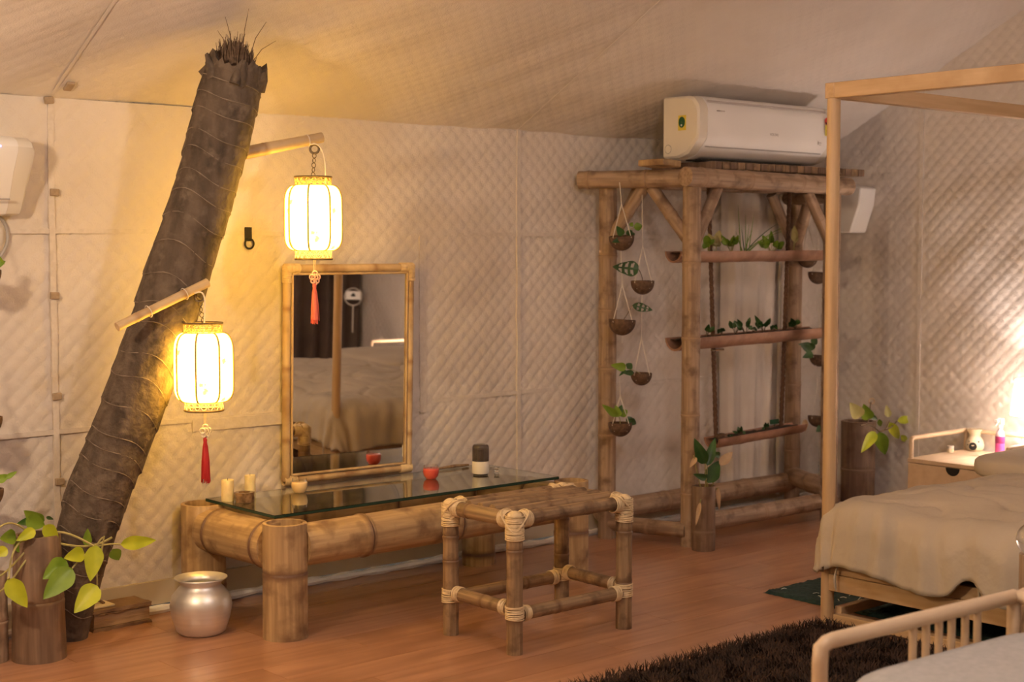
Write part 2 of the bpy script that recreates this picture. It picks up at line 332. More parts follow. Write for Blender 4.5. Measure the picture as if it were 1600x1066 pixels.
MB().box(p + nrm * .014 + Vector((.035, 0, 0)), (.03, .045, .012), Matrix.Rotation(math.atan(-SL), 3, 'X')).build('fastening_tab', M_tan, ceiling, bevel=.003)
p = gy(385, 366, YW)
st = MB().box((p.x, YW - .014, p.z), (.032, .006, .055)).build('webbing_strap', M_strap, wall_back, bevel=.002)
MB().ring((p.x, YW - .022, p.z - .038), (0, 1, 0), .02, .004, 20, 8).build('metal_ring', M_strap, st)
# ground flap and loose sheet along the foot of the wall
bb = MB().box(((1.05 + XR) / 2, YW - .012, .075), (XR - 1.05, .02, .09)).build('baseboard_back', M_flap, smooth=0, kind='structure')
pts = [(x, YW - .035 + .006 * math.sin(x * 9) + random.uniform(-.004, .004), .017 + .004 * math.sin(x * 6.3)) for x in np.linspace(1.1, XR - .05, 110)]
MB().tube(pts, [.016 + .004 * math.sin(i * 1.9) for i in range(110)], 8).build('loose_sheet', M_wflap, bb)

# ------------------------------------------------------------------ bamboo culms
def frame(A, B):
    A, B = Vector(A), Vector(B); z = (B - A).normalized(); x = z.orthogonal().normalized(); y = z.cross(x)
    return Matrix(((x.x, y.x, z.x, A.x), (x.y, y.y, z.y, A.y), (x.z, y.z, z.z, A.z), (0, 0, 0, 1))), (B - A).length
def culm(name, A, B, r, mat, parent, nodes=None, open_top=False, open_bot=False, r2=None, n=22, sag=0, bulge=1.07, label=None):
    M, Ln = frame(A, B); r2 = r2 or r
    if nodes is None: nodes = [Ln * (i + .5 + random.uniform(-.12, .12)) / max(1, round(Ln / .33)) for i in range(max(1, round(Ln / .33)))]
    zs = {0.0: (1, 0), Ln: (1, 0)}
    for t in np.linspace(0, Ln, max(3, int(Ln / .12))): zs[float(t)] = (1 + random.uniform(-.012, .012), 0)
    for q in nodes:
        for k in [z for z in zs if abs(z - q) < .03 and 0 < z < Ln]: del zs[k]
        for d, f, c in ((-.022, 1, 0), (-.008, 1.025, .7), (-.003, bulge, 1), (.001, bulge - .015, 1), (.004, .985, 1), (.009, bulge - .02, .6), (.022, 1, 0)):
            if 0 < q + d < Ln: zs[q + d] = (f, c)
    prof = [(z, (r + (r2 - r) * z / Ln) * f, c) for z, (f, c) in sorted(zs.items())]
    ph = random.uniform(0, 6); out = []; node = []
    def ringv(z, R): return [Vector((R * math.cos(2 * math.pi * j / n) + sag * math.sin(math.pi * z / Ln), R * math.sin(2 * math.pi * j / n), z)) for j in range(n)]
    if open_bot: out.append(ringv(.06, r * .8)); node += [0] * n; out.append(ringv(0, r * .8)); node += [0] * n
    for z, R, c in prof: out.append(ringv(z, R)); node += [c] * n
    if open_top:
        out.append(ringv(Ln + .001, r2 * .985)); out.append(ringv(Ln + .001, r2 * .82)); out.append(ringv(Ln - .09, r2 * .8)); node += [0] * (3 * n)
    mb = MB(); mb.rings(out); mb.node = [float(c) for c in node]
    return mb.build(name, mat, parent, M, smooth=50, label=label)
def lash(name, segs, parent, blob=None, mat=None):
    """segs: list of (A, B, R, thickness) – rings of rattan wound from A to B"""
    mb = MB()
    for A, B, R, t in segs:
        A, B = Vector(A), Vector(B); n = max(2, int((B - A).length / (t * 1.7)))
        for i in range(n + 1):
            ax = (B - A).normalized() + Vector([random.uniform(-.06, .06) for _ in range(3)])
            mb.ring(A.lerp(B, i / n), ax, R + random.uniform(0, .0012), t, 16, 5)
    if blob:
        for c, R in blob: mb.lathe([(R * math.sin(a), -R * math.cos(a)) for a in np.linspace(.01, math.pi - .01, 9)], c, 14)
    return mb.build(name, mat or M_rattan, parent, smooth=60)

# ------------------------------------------------------------------ leaning palm trunk with two bamboo arms
tpx = [(x, y, 5.02 - .41 * (1001 - y) / 883.0, r) for x, y, r in [(112, 1001, 23), (118, 930, 33), (128, 860, 43), (150, 780, 48), (178, 710, 48.5), (206, 640, 49), (240, 545, 50), (271, 450, 50), (297, 370, 49), (319, 300, 48), (340, 220, 48), (355, 160, 47.5), (365, 118, 46.5)]]
pal = thing('palm_trunk_lantern_stand', gy(112, 1001, 5.02), 'leaning ringed palm trunk with two bamboo arms holding the paper lanterns', 'tree trunk')
cp = [(gy(x, y, Y), r / 439.0) for x, y, Y, r in tpx]
def trunk_at(t):
    k = min(int(t), len(cp) - 2); f = t - k; P = [cp[max(0, min(len(cp) - 1, k + d))] for d in (-1, 0, 1, 2)]
    def cr(a, b, c, d): return .5 * ((2 * b) + (c - a) * f + (2 * a - 5 * b + 4 * c - d) * f * f + (3 * b - a - 3 * c + d) * f ** 3)
    return Vector([cr(P[0][0][i], P[1][0][i], P[2][0][i], P[3][0][i]) for i in range(3)]), cr(*[q[1] for q in P])
mb = MB(); out = []; nT = 150; n = 48; scars = np.cumsum([0.0] + [random.uniform(.026, .052) for _ in range(50)]); scars = [s for s in scars if s < 1]
toplist = None
ph = [(random.uniform(0, 6.28), random.uniform(.3, 1)) for _ in range(60)]
for i in range(nT + 1):
    s = i / nT; c, R = trunk_at(s * (len(cp) - 1)); tt = s * (len(cp) - 1); ax = (trunk_at(min(tt + .05, len(cp) - 1.0))[0] - trunk_at(max(tt - .05, 0))[0]).normalized(); a = (UX - ax * UX.dot(ax)).normalized(); b_ = ax.cross(a); ring_ = []
    for j in range(n):
        t = 2 * math.pi * j / n
        sk = s + .016 * math.sin(t + 1.0) + .005 * math.sin(3 * t + s * 9)     # scars run slightly oblique
        k = max([q for q in range(len(scars)) if scars[q] <= sk] or [0]); lo_ = scars[k]; hi_ = scars[k + 1] if k + 1 < len(scars) else 1.05
        fr = min(1, max(0, (sk - lo_) / (hi_ - lo_)))
        rr = R * (1.015 - .04 * fr + .022 * math.sin(2 * t + ph[k][0]) * ph[k][1] + .012 * math.sin(5 * t + ph[k][0] * 2) + .008 * math.sin(13 * t + s * 40))
        if fr > .9: rr *= 1 + .018 * (fr - .9) * 10
        lift = Vector((0, 0, 0))
        if i == nT: lift = ax * (.02 + .035 * abs(math.sin(2.2 * t + 1)) + random.uniform(-.012, .02))
        if s < .02: c_ = Vector((c.x, c.y, max(c.z, 0.0)))
        ring_.append(c + (a * math.cos(t) + b_ * math.sin(t)) * rr + lift)
    if i == 0: ring_ = [Vector((p.x, p.y, 0.0)) for p in ring_]
    out.append(ring_)
top_c, top_ax, top_R = c, ax, R
inner = [[top_c + (p - top_c) * .72 - ax * .015 + Vector([random.uniform(-.01, .01) for _ in range(3)]) for p in out[-1]], [top_c + (p - top_c) * .3 - ax * .05 for p in out[-1]]]
mb.rings(out + inner); trunk = mb.build('trunk', M_trunk, pal, smooth=50)
mb = MB()
for k, s in enumerate(scars[1:-1]):
    pts = []
    for j in range(33):
        t = 2 * math.pi * j / 32; ss = min(.995, max(.01, s - .016 * math.sin(t + 1.0) - .005 * math.sin(3 * t + s * 9)))
        c, R = trunk_at(ss * (len(cp) - 1)); ax2 = (trunk_at(min(ss * (len(cp) - 1) + .05, len(cp) - 1.0))[0] - trunk_at(max(ss * (len(cp) - 1) - .05, 0))[0]).normalized()
        a = (UX - ax2 * UX.dot(ax2)).normalized(); b_ = ax2.cross(a); pts.append(c + (a * math.cos(t) + b_ * math.sin(t)) * R * (1.006 + .022 * math.sin(2 * t + ph[k + 1][0]) * ph[k + 1][1] + .012 * math.sin(5 * t + ph[k + 1][0] * 2)))
    sm = MB().tube(pts, [.0007 + .0017 * abs(math.sin(j * .9 + k * 2.1)) ** 2 for j in range(33)], 6); sm.build('leaf_scar', M_scar, pal, smooth=60)
# torn crown: lumps of bark, a brush of fibres and a few long hairs
mb = MB()
for k in range(44):
    t = random.uniform(0, 6.28); a = (UX - top_ax * UX.dot(top_ax)).normalized(); b_ = top_ax.cross(a); q = top_c + (a * math.cos(t) + b_ * math.sin(t)) * top_R * random.uniform(.5, .98)
    d = (top_ax + Vector([random.uniform(-.5, .5) for _ in range(3)])).normalized()
    mb.tube([q - d * .03, q + d * .015, q + d * random.uniform(.03, .06)], [.02, .017, .004], 6)
mb.build('torn_bark', M_trunk, pal, smooth=60)
mb = MB(); a = (UX - top_ax * UX.dot(top_ax)).normalized(); b_ = top_ax.cross(a)
for k in range(700):
    t = random.uniform(0, 6.28); rr = math.sqrt(random.random()) * .06; q = top_c + a * (rr * math.cos(t) + .004) + b_ * rr * math.sin(t) - top_ax * .01
    d = (top_ax * 1 + Vector((-.18, 0, .05)) + Vector([random.uniform(-.14, .14) for _ in range(3)])); ln = random.uniform(.09, .15) * (1.0 - rr * 5)
    mb.tube([q, q + d * ln * .5, q + d * ln + Vector((random.uniform(-.012, .012), 0, 0))], [.0042, .003, .0008], 3)
for dx, dz in ((-.05, .10), (-.03, .16), (.03, .21), (.075, .17), (.10, .10)):
    q = top_c + top_ax * .06 + a * dx * .6; mb.tube([q, q + Vector((dx * .4, 0, dz * .5)), q + Vector((dx, 0, dz * .86))], [.0016, .0013, .0006], 4)
mb.build('fibre_tuft', M_fibre, pal, smooth=60, kind='stuff')
# arms: upper one leaves the trunk to the right, lower one is strapped across its front
YA1, YA2 = 4.60, 4.64
A1, B1 = gy(368, 242, 4.66), gy(503, 215, YA1)
A2, B2 = gy(183, 511, 4.645), gy(324, 442, YA2)
arm1 = culm('bamboo_arm', A1, B1, .024, M_bamp, pal, [.11], r2=.019, open_top=True)
arm2 = culm('bamboo_arm', A2, B2, .0155, M_bamp, pal, [.08, .27], r2=.0165, open_top=True)
for arm, A, B, fr in ((arm1, A1, B1, .83), (arm2, A2, B2, .74), (arm2, A2, B2, .34)):
    c = A.lerp(B, fr); MB().ring(c, B - A, .021, .0018, 16, 5).build('wire_tie', M_string, arm)
hooks = []
for arm, A, B in ((arm1, A1, B1), (arm2, A2, B2)):
    h = A.lerp(B, .91); hc = h - UZ * .036
    MB().ring(hc, (0.66, .75, 0), .016, .0045, 18, 6).build('iron_hook', M_metal, arm); hooks.append(hc - UZ * .016)
# ------------------------------------------------------------------ lanterns
def lantern(top, zc_px, Y, cx, ytop, ybody0, ybody1, ybot, label, tmat, tkn, ty0, ty1):
    c = gy(cx, (ytop + ybot) / 2, Y); zt, zb0, zb1, zb = gy(cx, ytop, Y).z, gy(cx, ybody0, Y).z, gy(cx, ybody1, Y).z, gy(cx, ybot, Y).z
    x, y = c.x, c.y; o = thing('paper_lantern', (x, y, zb), label, 'lantern')
    R = .104; rn = .064; H = zb0 - zb1
    prof = [(rn, zb0)] + [(rn + (R - rn) * math.sin(a) ** .75, zb0 - .32 * H * .5 * (1 - math.cos(a)) * 1.6) for a in np.linspace(.2, math.pi / 2, 7)]
    zlo = prof[-1][1]
    low = [(rn + (R - rn) * math.sin(a) ** .75, zb1 + .32 * H * .5 * (1 - math.cos(a)) * 1.3) for a in np.linspace(math.pi / 2, .2, 7)] + [(rn, zb1)]
    full = prof + [(R * 1.006, (zlo + low[0][1]) / 2)] + low
    n = 48
    def lob(t): return 1 - .035 * (1 - abs(math.cos(4 * t))) ** 1.5
    mb = MB(); mb.rings([[Vector((x + r * (1 - .03 * abs(math.sin(4 * 2 * math.pi * j / n))) * math.cos(2 * math.pi * j / n), y + r * (1 - .03 * abs(math.sin(4 * 2 * math.pi * j / n))) * math.sin(2 * math.pi * j / n), z)) for j in range(n)] for r, z in full], True, (False, False))
    C0 = Matrix.Translation((x, y, (zb0 + zb1) / 2)); mb.v = [tuple(Vector(p) - C0.translation) for p in mb.v]
    mb.build('lantern_shade', M_silk, o, C0, smooth=180)
    for k in range(8):
        t = 2 * math.pi * k / 8 + .02
        MB().tube([(x + (r + .0012) * math.cos(t), y + (r + .0012) * math.sin(t), z) for r, z in full], .0032, 6).build('rib', M_rib, o)
    for z0, z1, rr, mt, nm in ((zb0, zt, .066, M_brass, 'upper_fretwork'), (zb, zb1, .066, M_silver, 'lower_fretwork')):
        mb = MB(); N = 18
        for k in range(N):
            for sg in (1, -1):
                t0 = 2 * math.pi * k / N; mb.tube([(x + rr * math.cos(t0 + sg * f * 2 * math.pi / N), y + rr * math.sin(t0 + sg * f * 2 * math.pi / N), z0 + (z1 - z0) * f) for f in (0, .33, .66, 1)], .0018, 4)
        mb.ring((x, y, (z0 + z1) / 2), UZ, rr, .0015, 32, 4); mb.build(nm, mt, o)
        zr = z1 if nm[0] == 'u' else z0
        MB().ring((x, y, zr), UZ, .0665, .0042, 36, 6).build('rim_ring', M_bronze, o)
        MB().ring((x, y, z0 if nm[0] == 'u' else z1), UZ, .0655, .003, 36, 6).build('rim_ring', mt, o)
    # cross bar, chain and cable up to the hook
    mb = MB().tube([(x - .064, y, zt - .004), (x + .064, y, zt - .004)], .002, 6).tube([(x, y - .064, zt - .004), (x, y + .064, zt - .004)], .002, 6); mb.build('cross_wire', M_metal, o)
    mb = MB(); a_, b2 = Vector(top), Vector((x, y, zt)); nl = max(3, int((a_ - b2).length / .017))
    for i in range(nl):
        q = a_.lerp(b2, (i + .5) / nl); mb.ring(q, (1, 0, 0) if i % 2 else (0, 1, 0), .0085, .0016, 12, 5)
    mb.build('chain', M_metal, o)
    P0 = Vector(top) + UZ * .03 + Vector((-.03, -.02, 0)); P3 = Vector((x + (.035 if zt > 1.5 else -.012), y - .03, zt + .0))
    mb = MB(); mb.tube([P0 * ((1 - f) ** 3) + (P0 + Vector((.05, 0, .02))) * (3 * f * (1 - f) ** 2) + (P3 + Vector((.004, 0, .07))) * (3 * f * f * (1 - f)) + P3 * f ** 3 for f in np.linspace(0, 1, 12)] + [P3 - UZ * .03], .0028, 6); mb.build('power_cable', M_string, o)
    MB().lathe([(.001, -.02), (.012, -.016), (.017, 0), (.013, .016), (.009, .03), (.009, .06)], (x, y, zb1 + .085), 14, (True, True)).build('bulb', emit('bulb_glow', LAN_C, 20, (1, 1, 1)), o)
    lamp('lantern_light', Vector((x, y, zb1 + .085)), LAN_W, LAN_C, .03, o)
    # tassel
    z0, z1 = gy(cx, ty0, Y).z, gy(cx, ty1, Y).z
    tx = x + .003
    t = MB().tube([(tx - .002, y, zb), (tx - .004, y, z0)], .0012, 4).tube([(tx + .005, y, zb), (tx + .001, y, z0)], .0012, 4).build('tassel_cord', M_knot, o)
    mb = MB()
    for dx, dz, R_ in ((0, 0, .0095), (-.012, -.012, .009), (.012, -.012, .009), (0, -.014, .011), (-.008, -.026, .008), (.008, -.026, .008), (0, -.034, .007)): mb.ring((tx + dx, y - .003, z0 + dz), (.66, .75, .1), R_, .003, 12, 5)
    mb.build('tassel_knot', tkn, o)
    zk = z0 - .045; mb = MB(); mb.lathe([(.0005, zk + .012), (.007, zk + .008), (.0075, zk), (.0065, zk - .008), (.010, zk - .03), (.012, zk - .06), (.013, z1 + .012)], (tx, y, 0), 16)
    for k in range(46):
        an = random.uniform(0, 6.28); r_ = math.sqrt(random.random()) * .014; mb.tube([(tx + .008 * math.cos(an), y + .008 * math.sin(an), zk - .02), (tx + r_ * math.cos(an) * .95, y + r_ * math.sin(an) * .95, (zk + z1) / 2), (tx + (r_ + .002) * math.cos(an), y + (r_ + .002) * math.sin(an), z1 + random.uniform(-.005, .008))], .0013, 3)
    mb.build('tassel_skirt', tmat, o, smooth=60)
    return o
lantern(hooks[0], 0, 4.60, 489.5, 277, 290, 391, 405, 'glowing paper lantern with coral tassel hanging from the upper bamboo arm', M_tassel_c, M_knot, 428, 505)
lantern(hooks[1], 0, 4.63, 318, 505, 520, 627, 641, 'glowing paper lantern with dark red tassel hanging from the lower bamboo arm', M_tassel_r, M_silver, 668, 754)
# unseen pendant at the ridge, added as fill light for the tent
pen = thing('fill_pendant', (FILL_POS.x, FILL_POS.y, FILL_POS.z - .12), 'added white globe fill light hung on a cord below the tent ridge', 'lamp')
MB().tube([(FILL_POS.x, FILL_POS.y, FILL_POS.z + .16), (FILL_POS.x, FILL_POS.y, roof_z(FILL_POS.y))], .004, 6).build('cord', M_strap, pen)
MB().lathe([(.02, .16), (.045, .15), (.05, .11), (.02, .108)], FILL_POS, 20, (True, True)).build('lamp_cap', M_white, pen)
MB().lathe([(.10 * math.sin(a), -.10 * math.cos(a) + .01) for a in np.linspace(.05, math.pi - .4, 12)], FILL_POS, 24).build('globe', emit('fill_globe_glow', FILL_C, FILL_W / (4 * math.pi ** 2 * .01), (1, 1, 1)), pen, smooth=180)
fl = thing('floor_lamp', (FLO_POS.x, FLO_POS.y, 0), 'slim black floor lamp with a small white globe left of the planters', 'lamp')
MB().lathe([(.001, 0), (.12, 0), (.12, .012), (.012, .02)], (FLO_POS.x, FLO_POS.y, 0), 28, (True, True)).build('lamp_foot', M_strap, fl)
MB().tube([(FLO_POS.x, FLO_POS.y, .015), (FLO_POS.x, FLO_POS.y, FLO_POS.z - .06)], .009, 10).build('lamp_pole', M_strap, fl)
MB().lathe([(.065 * math.sin(a), -.065 * math.cos(a)) for a in np.linspace(.1, math.pi - .02, 14)], FLO_POS, 24).build('globe', emit('floor_globe_glow', FLO_C, FLO_W / (4 * math.pi ** 2 * .065 ** 2), (1, 1, 1)), fl, smooth=180)
# ------------------------------------------------------------------ low bamboo table with glass top
tab = thing('bamboo_table', (3.6, 4.8, 0), 'low table of thick bamboo logs with a clear glass top against the quilted wall', 'table')
TFL, TBL, TFR, TBR = Vector((2.885, 4.53, 0)), Vector((2.87, 5.085, 0)), Vector((4.33, 4.56, 0)), Vector((4.21, 5.03, 0))
ZL = .415
for p, r, nn in ((TFL, .081, [.235]), (TBL, .086, [.10]), (TFR, .074, [.2]), (TBR, .074, [.05])):
    culm('leg', p, p + UZ * ZL, r, M_bam, tab, nn, open_top=True, r2=r * .98, n=32, bulge=1.02)
ZG = .418; rl = .078
culm('front_log', TFL + Vector((.06, .0, .325)), TFR + Vector((-.05, 0, .325)), rl, M_bam, tab, [.28, .72, 1.1], n=32)
culm('back_log', TBL + Vector((.06, 0, .325)), TBR + Vector((-.05, 0, .325)), rl * .95, M_bam, tab, [.35, .8, 1.2], n=32)
culm('side_log', TBL + Vector((0, -.06, .322)), TFL + Vector((0, .06, .322)), .084, M_bam, tab, [.07, .39], n=32)
culm('side_log', TBR + Vector((0, -.05, .325)), TFR + Vector((0, .05, .325)), .075, M_bam, tab, [.22], n=32)
g0, g1, g2 = gz(336, 782, ZG + .012), gz(428, 806, ZG + .012), gz(862, 752, ZG + .012)
X0, X1, Y0, Y1 = (g0.x + g1.x) / 2, 4.30, 4.605, 5.10
gl = MB().box(((X0 + X1) / 2, (Y0 + Y1) / 2, ZG + .006), (X1 - X0, Y1 - Y0, .012)).build('glass_top', M_glass, tab, smooth=0, label='clear glass sheet with dark green edges')
e_ = MB()
for c, d in ((((X0 + X1) / 2, Y0 - .0008, ZG + .006), (X1 - X0, .0016, .009)), ((X0 - .0008, (Y0 + Y1) / 2, ZG + .006), (.0016, Y1 - Y0, .009)), ((X1 + .0008, (Y0 + Y1) / 2, ZG + .006), (.0016, Y1 - Y0, .009)), (((X0 + X1) / 2, Y1 + .0008, ZG + .006), (X1 - X0, .0016, .009))): e_.box(c, d)
e_.build('glass_edge', M_gedge, gl, smooth=0)
ZT = ZG + .0125
# ------------------------------------------------------------------ bamboo mirror leaning on the wall
mir = thing('bamboo_mirror', (3.57, 5.06, ZT), 'tall rectangular mirror in a bamboo frame leaning on the wall behind the table', 'mirror')
mc = [gz(442, 754, ZT + .02), gz(637, 739, ZT + .02), gy(648, 420, 5.13), gy(450, 415, 5.135)]      # outer corners BL BR TR TL
MB_, MT_ = 5.150, 5.128                                   # foot and head of the mirror, leaning a hair, turned a hair
mx0, mx1 = (gy(446, 750, MB_).x + gy(455, 420, MT_).x) / 2, (gy(632, 740, MB_).x + gy(641, 424, MT_).x) / 2; zt0 = gy(450, 420, MT_).z; zb0_ = ZT + .018
BLm, BRm = Vector((mx0, MB_ + .0145, zb0_)), Vector((mx1, MB_ - .0145, zb0_)); TLm, TRm = Vector((mx0, MT_ + .0145, zt0)), Vector((mx1, MT_ - .0145, zt0))
nm = (BRm - BLm).cross(TLm - BLm).normalized()
if nm.y > 0: nm = -nm
for nme, a, b, r, mt in (('frame_stile', BLm, TLm, .017, M_bamp), ('frame_stile', BRm, TRm, .016, M_bamp), ('frame_rail', BLm, BRm, .015, M_bamp), ('frame_rail', TLm, TRm, .017, M_bamp)):
    culm(nme, a, b, r, mt, mir, n=16)
ctr = (BLm + BRm + TRm + TLm) / 4
ins = [p + (ctr - p) * .0 for p in (BLm, BRm, TRm, TLm)]
def inset(d):
    q = []
    P = [BLm, BRm, TRm, TLm]
    for i in range(4):
        e1 = (P[(i + 1) % 4] - P[i]).normalized(); e2 = (P[i - 1] - P[i]).normalized(); q.append(P[i] + (e1 + e2) * d)
    return q
i1 = inset(.022)
for k in range(4): MB().tube([i1[k] + nm * .009, i1[(k + 1) % 4] + nm * .009], .005, 8).build('rattan_bead', M_bamp, mir)
i2 = inset(.014); back = [p - nm * .006 for p in i2]
MB().add([p + nm * .004 for p in i2] + back, [(0, 1, 2, 3), (7, 6, 5, 4), (0, 4, 5, 1), (1, 5, 6, 2), (2, 6, 7, 3), (3, 7, 4, 0)]).build('mirror_glass', M_mirror, mir, smooth=0, label='silvered mirror pane')
for P, e1, e2 in ((TLm, TRm - TLm, BLm - TLm), (TRm, TLm - TRm, BRm - TRm), (BLm, BRm - BLm, TLm - BLm), (BRm, BLm - BRm, TRm - BRm)):
    e1, e2 = e1.normalized(), e2.normalized(); top = P in (TLm, TRm)
    lash('corner_binding', [(P - e1 * .01, P + e1 * (.055 if top else .045), .0185, .0020)] + ([(P - e2 * .01, P + e2 * .055, .0185, .0020)] if top else []), mir, [(P, .0192)] if top else None)
# ------------------------------------------------------------------ things on the glass
def on_glass(px, py): p = gz(px, py, ZT); return p
def pillar(px, py, r, h, label):
    p = on_glass(px, py); n = 20; mb = MB()
    mb.lathe([(r, 0), (r * 1.01, h * .3), (r * .98, h * .6), (r, h - .003), (r * .9, h), (r * .8, h - .004), (.001, h - .006)], p, n, (True, False))
    mb.v = [tuple(Vector(v) + Vector((random.uniform(-.0009, .0009), random.uniform(-.0009, .0009), 0))) for v in mb.v]
    return mb, p
for px, py, r, h, lb in ((356, 783, .024, .082, 'cream pillar candle at the corner of the glass table by the bark votive'), (391, 771, .022, .073, 'cream pillar candle between the wall and the bark votive')):
    mb, p = pillar(px, py, r, h, lb); o = thing('pillar_candle', p, lb, 'candle', 'pillar candles on the table')
    mb.build('wax', M_wax, o); MB().tube([p + UZ * (h - .006), p + UZ * (h + .006)], .001, 5).build('wick', M_strap, o)
p = on_glass(382, 784); o = thing('bark_votive', p, 'small dark crystal and bark tealight holder on the glass table', 'candle holder')
mb = MB(); n = 14; rg = []
for z, r in ((0, .036), (.012, .039), (.026, .038), (.037, .037)): rg.append([Vector((p.x + r * (1 + random.uniform(-.09, .09)) * math.cos(2 * math.pi * j / n), p.y + r * (1 + random.uniform(-.09, .09)) * math.sin(2 * math.pi * j / n), p.z + z)) for j in range(n)])
rg += [[Vector((p.x + .022 * math.cos(2 * math.pi * j / n), p.y + .022 * math.sin(2 * math.pi * j / n), p.z + z)) for j in range(n)] for z in (.037, .015)]
mb.rings(rg); mb.build('holder', M_crys, o, smooth=20)
MB().lathe([(.02, .016), (.02, .022), (.001, .022)], p, 14, (True, False)).build('tealight', M_wax, o)
def jar(px, py, R, H, wax, label, gname):
    p = on_glass(px, py); o = thing('glass_jar_candle', p, label, 'candle', None)
    pw = [(.001, .0), (R * .60, .0), (R * .66, .003), (R * .88, H * .2), (R, H * .48), (R * .985, H * .66), (R * .955, H * .76)]
    MB().lathe(pw + [(R * .90, H * .775), (.001, H * .77)], p, 28).build('wax', wax, o, smooth=60)
    MB().lathe([(R * .96, H * .765), (R * .90, H * .92), (R * .87, H), (R * .84, H), (R * .87, H * .92), (R * .92, H * .775)], p, 28).build('glass_rim', M_cglass, o, smooth=60)
    MB().tube([p + UZ * H * .74, p + UZ * H * .86], .001, 5).build('wick', M_strap, o)
jar(468, 770, .032, .058, M_waxy, 'round glass jar candle with yellow wax before the mirror foot', 0)
jar(673.5, 748, .034, .058, M_waxr, 'round glass jar candle with red wax on the glass table', 0)
p = on_glass(751, 742); o = thing('aroma_humidifier', p, 'small humidifier with white base and smoked clear dome on the glass table', 'humidifier'); R = .0365
MB().lathe([(R * .8, 0), (R * .85, .004), (R * .85, .006), (R * .97, .007), (R, .012), (R, .058), (R * .97, .060), (.001, .060)], p, 30, (True, False)).build('white_base', M_cream, o, smooth=40)
MB().lathe([(R * .85, 0.001), (R * .86, .0065)], p, 24, (True, True)).build('foot_ring', M_black, o)
pr = [(R * .985, .06)] + [(R * .985, .115)] + [(R * (.985 - .25 * (1 - math.cos(a))), .115 + .016 * math.sin(a)) for a in np.linspace(.2, math.pi / 2, 5)] + [(.001, .1315)]
MB().lathe(pr, p, 30).build('smoked_dome', M_smoke, o, smooth=50)
MB().lathe([(.010, .06), (.010, .11), (.006, .112), (.001, .114)], p, 14).build('inner_tube', M_inner, o)
q = gz(725, 736, ZT); MB().tube([(q.x - .07, 5.08, ZT + .007), (q.x + .02, 5.085, ZT + .008), (q.x + .10, 5.08, ZT + .007)], [.005, .008, .005], 8).build('incense_holder', M_bamd)
tag(bpy.data.objects['incense_holder'], 'thin dark wooden incense holder behind the white humidifier', 'incense holder')
q = gz(776, 738, ZT); MB().lathe([(.004, 0), (.012, .004), (.009, .016), (.013, .022), (.003, .024)], q, 12, (True, True)).build('glass_stopper', M_cglass); tag(bpy.data.objects['glass_stopper'], 'tiny clear glass stopper on the table beside the humidifier', 'glass stopper')
# ------------------------------------------------------------------ bamboo stool
stl = thing('bamboo_stool', (3.62, 3.98, 0), 'square brown bamboo stool with slatted seat and pale rattan bindings', 'stool')
SX0, SX1, SY0, SY1, SH, sr = 3.355, 3.905, 3.815, 4.165, .495, .0285
LG = [Vector((SX0, SY0, 0)), Vector((SX1 - .015, SY0, 0)), Vector((SX1, SY1, 0)), Vector((SX0, SY1, 0))]
for i, p in enumerate(LG): culm('leg', p, p + UZ * (SH - .012), sr * (1.05 if i == 1 else 1), M_bamd, stl, [.12 + .05 * i, .36], n=18)
for i in range(4):
    a, b = LG[i], LG[(i + 1) % 4]; d = (b - a).normalized()
    culm('seat_rail', a + UZ * (SH - .03 + (.0 if i % 2 else .004)) - d * .012, b + UZ * (SH - .03 + (.0 if i % 2 else .004)) + d * .012, .024 if i % 2 == 0 else .027, M_bamd, stl, [.12, .36], n=18)
    zz = .135 + (.02 if i % 2 else 0)
    culm('stretcher', a + UZ * zz + d * .02, b + UZ * zz - d * .02, .0235, M_bamd, stl, [.17], n=18)
for k in range(4):
    yy = SY0 + .075 + k * .066; culm('seat_slat', (SX0 + .02, yy, SH - .018 + random.uniform(-.002, .002)), (SX1 - .02, yy + random.uniform(-.006, .006), SH - .018), .0225, M_bamd, stl, [.2 + .06 * k], n=14)
for i in range(4):
    p = LG[i]; d1 = (LG[(i + 1) % 4] - p).normalized(); d0 = (LG[i - 1] - p).normalized(); t = p + UZ * (SH - .03); zz = .135
    mb_segs = [(t - UZ * .065, t + UZ * .016, sr + .003, .0022), (t + d1 * .028, t + d1 * .062, .0275, .0022), (t + d0 * .028, t + d0 * .062, .0285, .0022)]
    for dd in (d1, d0):                                       # crossing diagonal turns
        for f in np.linspace(-.016, .016, 7): mb_segs.append((t + dd * (.012 + f) - UZ * (.006 - f), t + dd * (.0125 + f) - UZ * (.0065 - f), sr + .0045, .0020))
    lash('corner_binding', mb_segs, stl, [(t + UZ * .002, .0318)])
    s2 = zz + .01; lash('stretcher_binding', [(p + UZ * (s2 - .022), p + UZ * (s2 + .022), sr + .003, .0022), (p + d1 * .034 + UZ * (zz + (.02 if i % 2 else 0)), p + d1 * .06 + UZ * (zz + (.02 if i % 2 else 0)), .0258, .0022), (p + d0 * .034 + UZ * (zz + (0 if i % 2 else .02)), p + d0 * .06 + UZ * (zz + (0 if i % 2 else .02)), .0258, .0022)], stl)
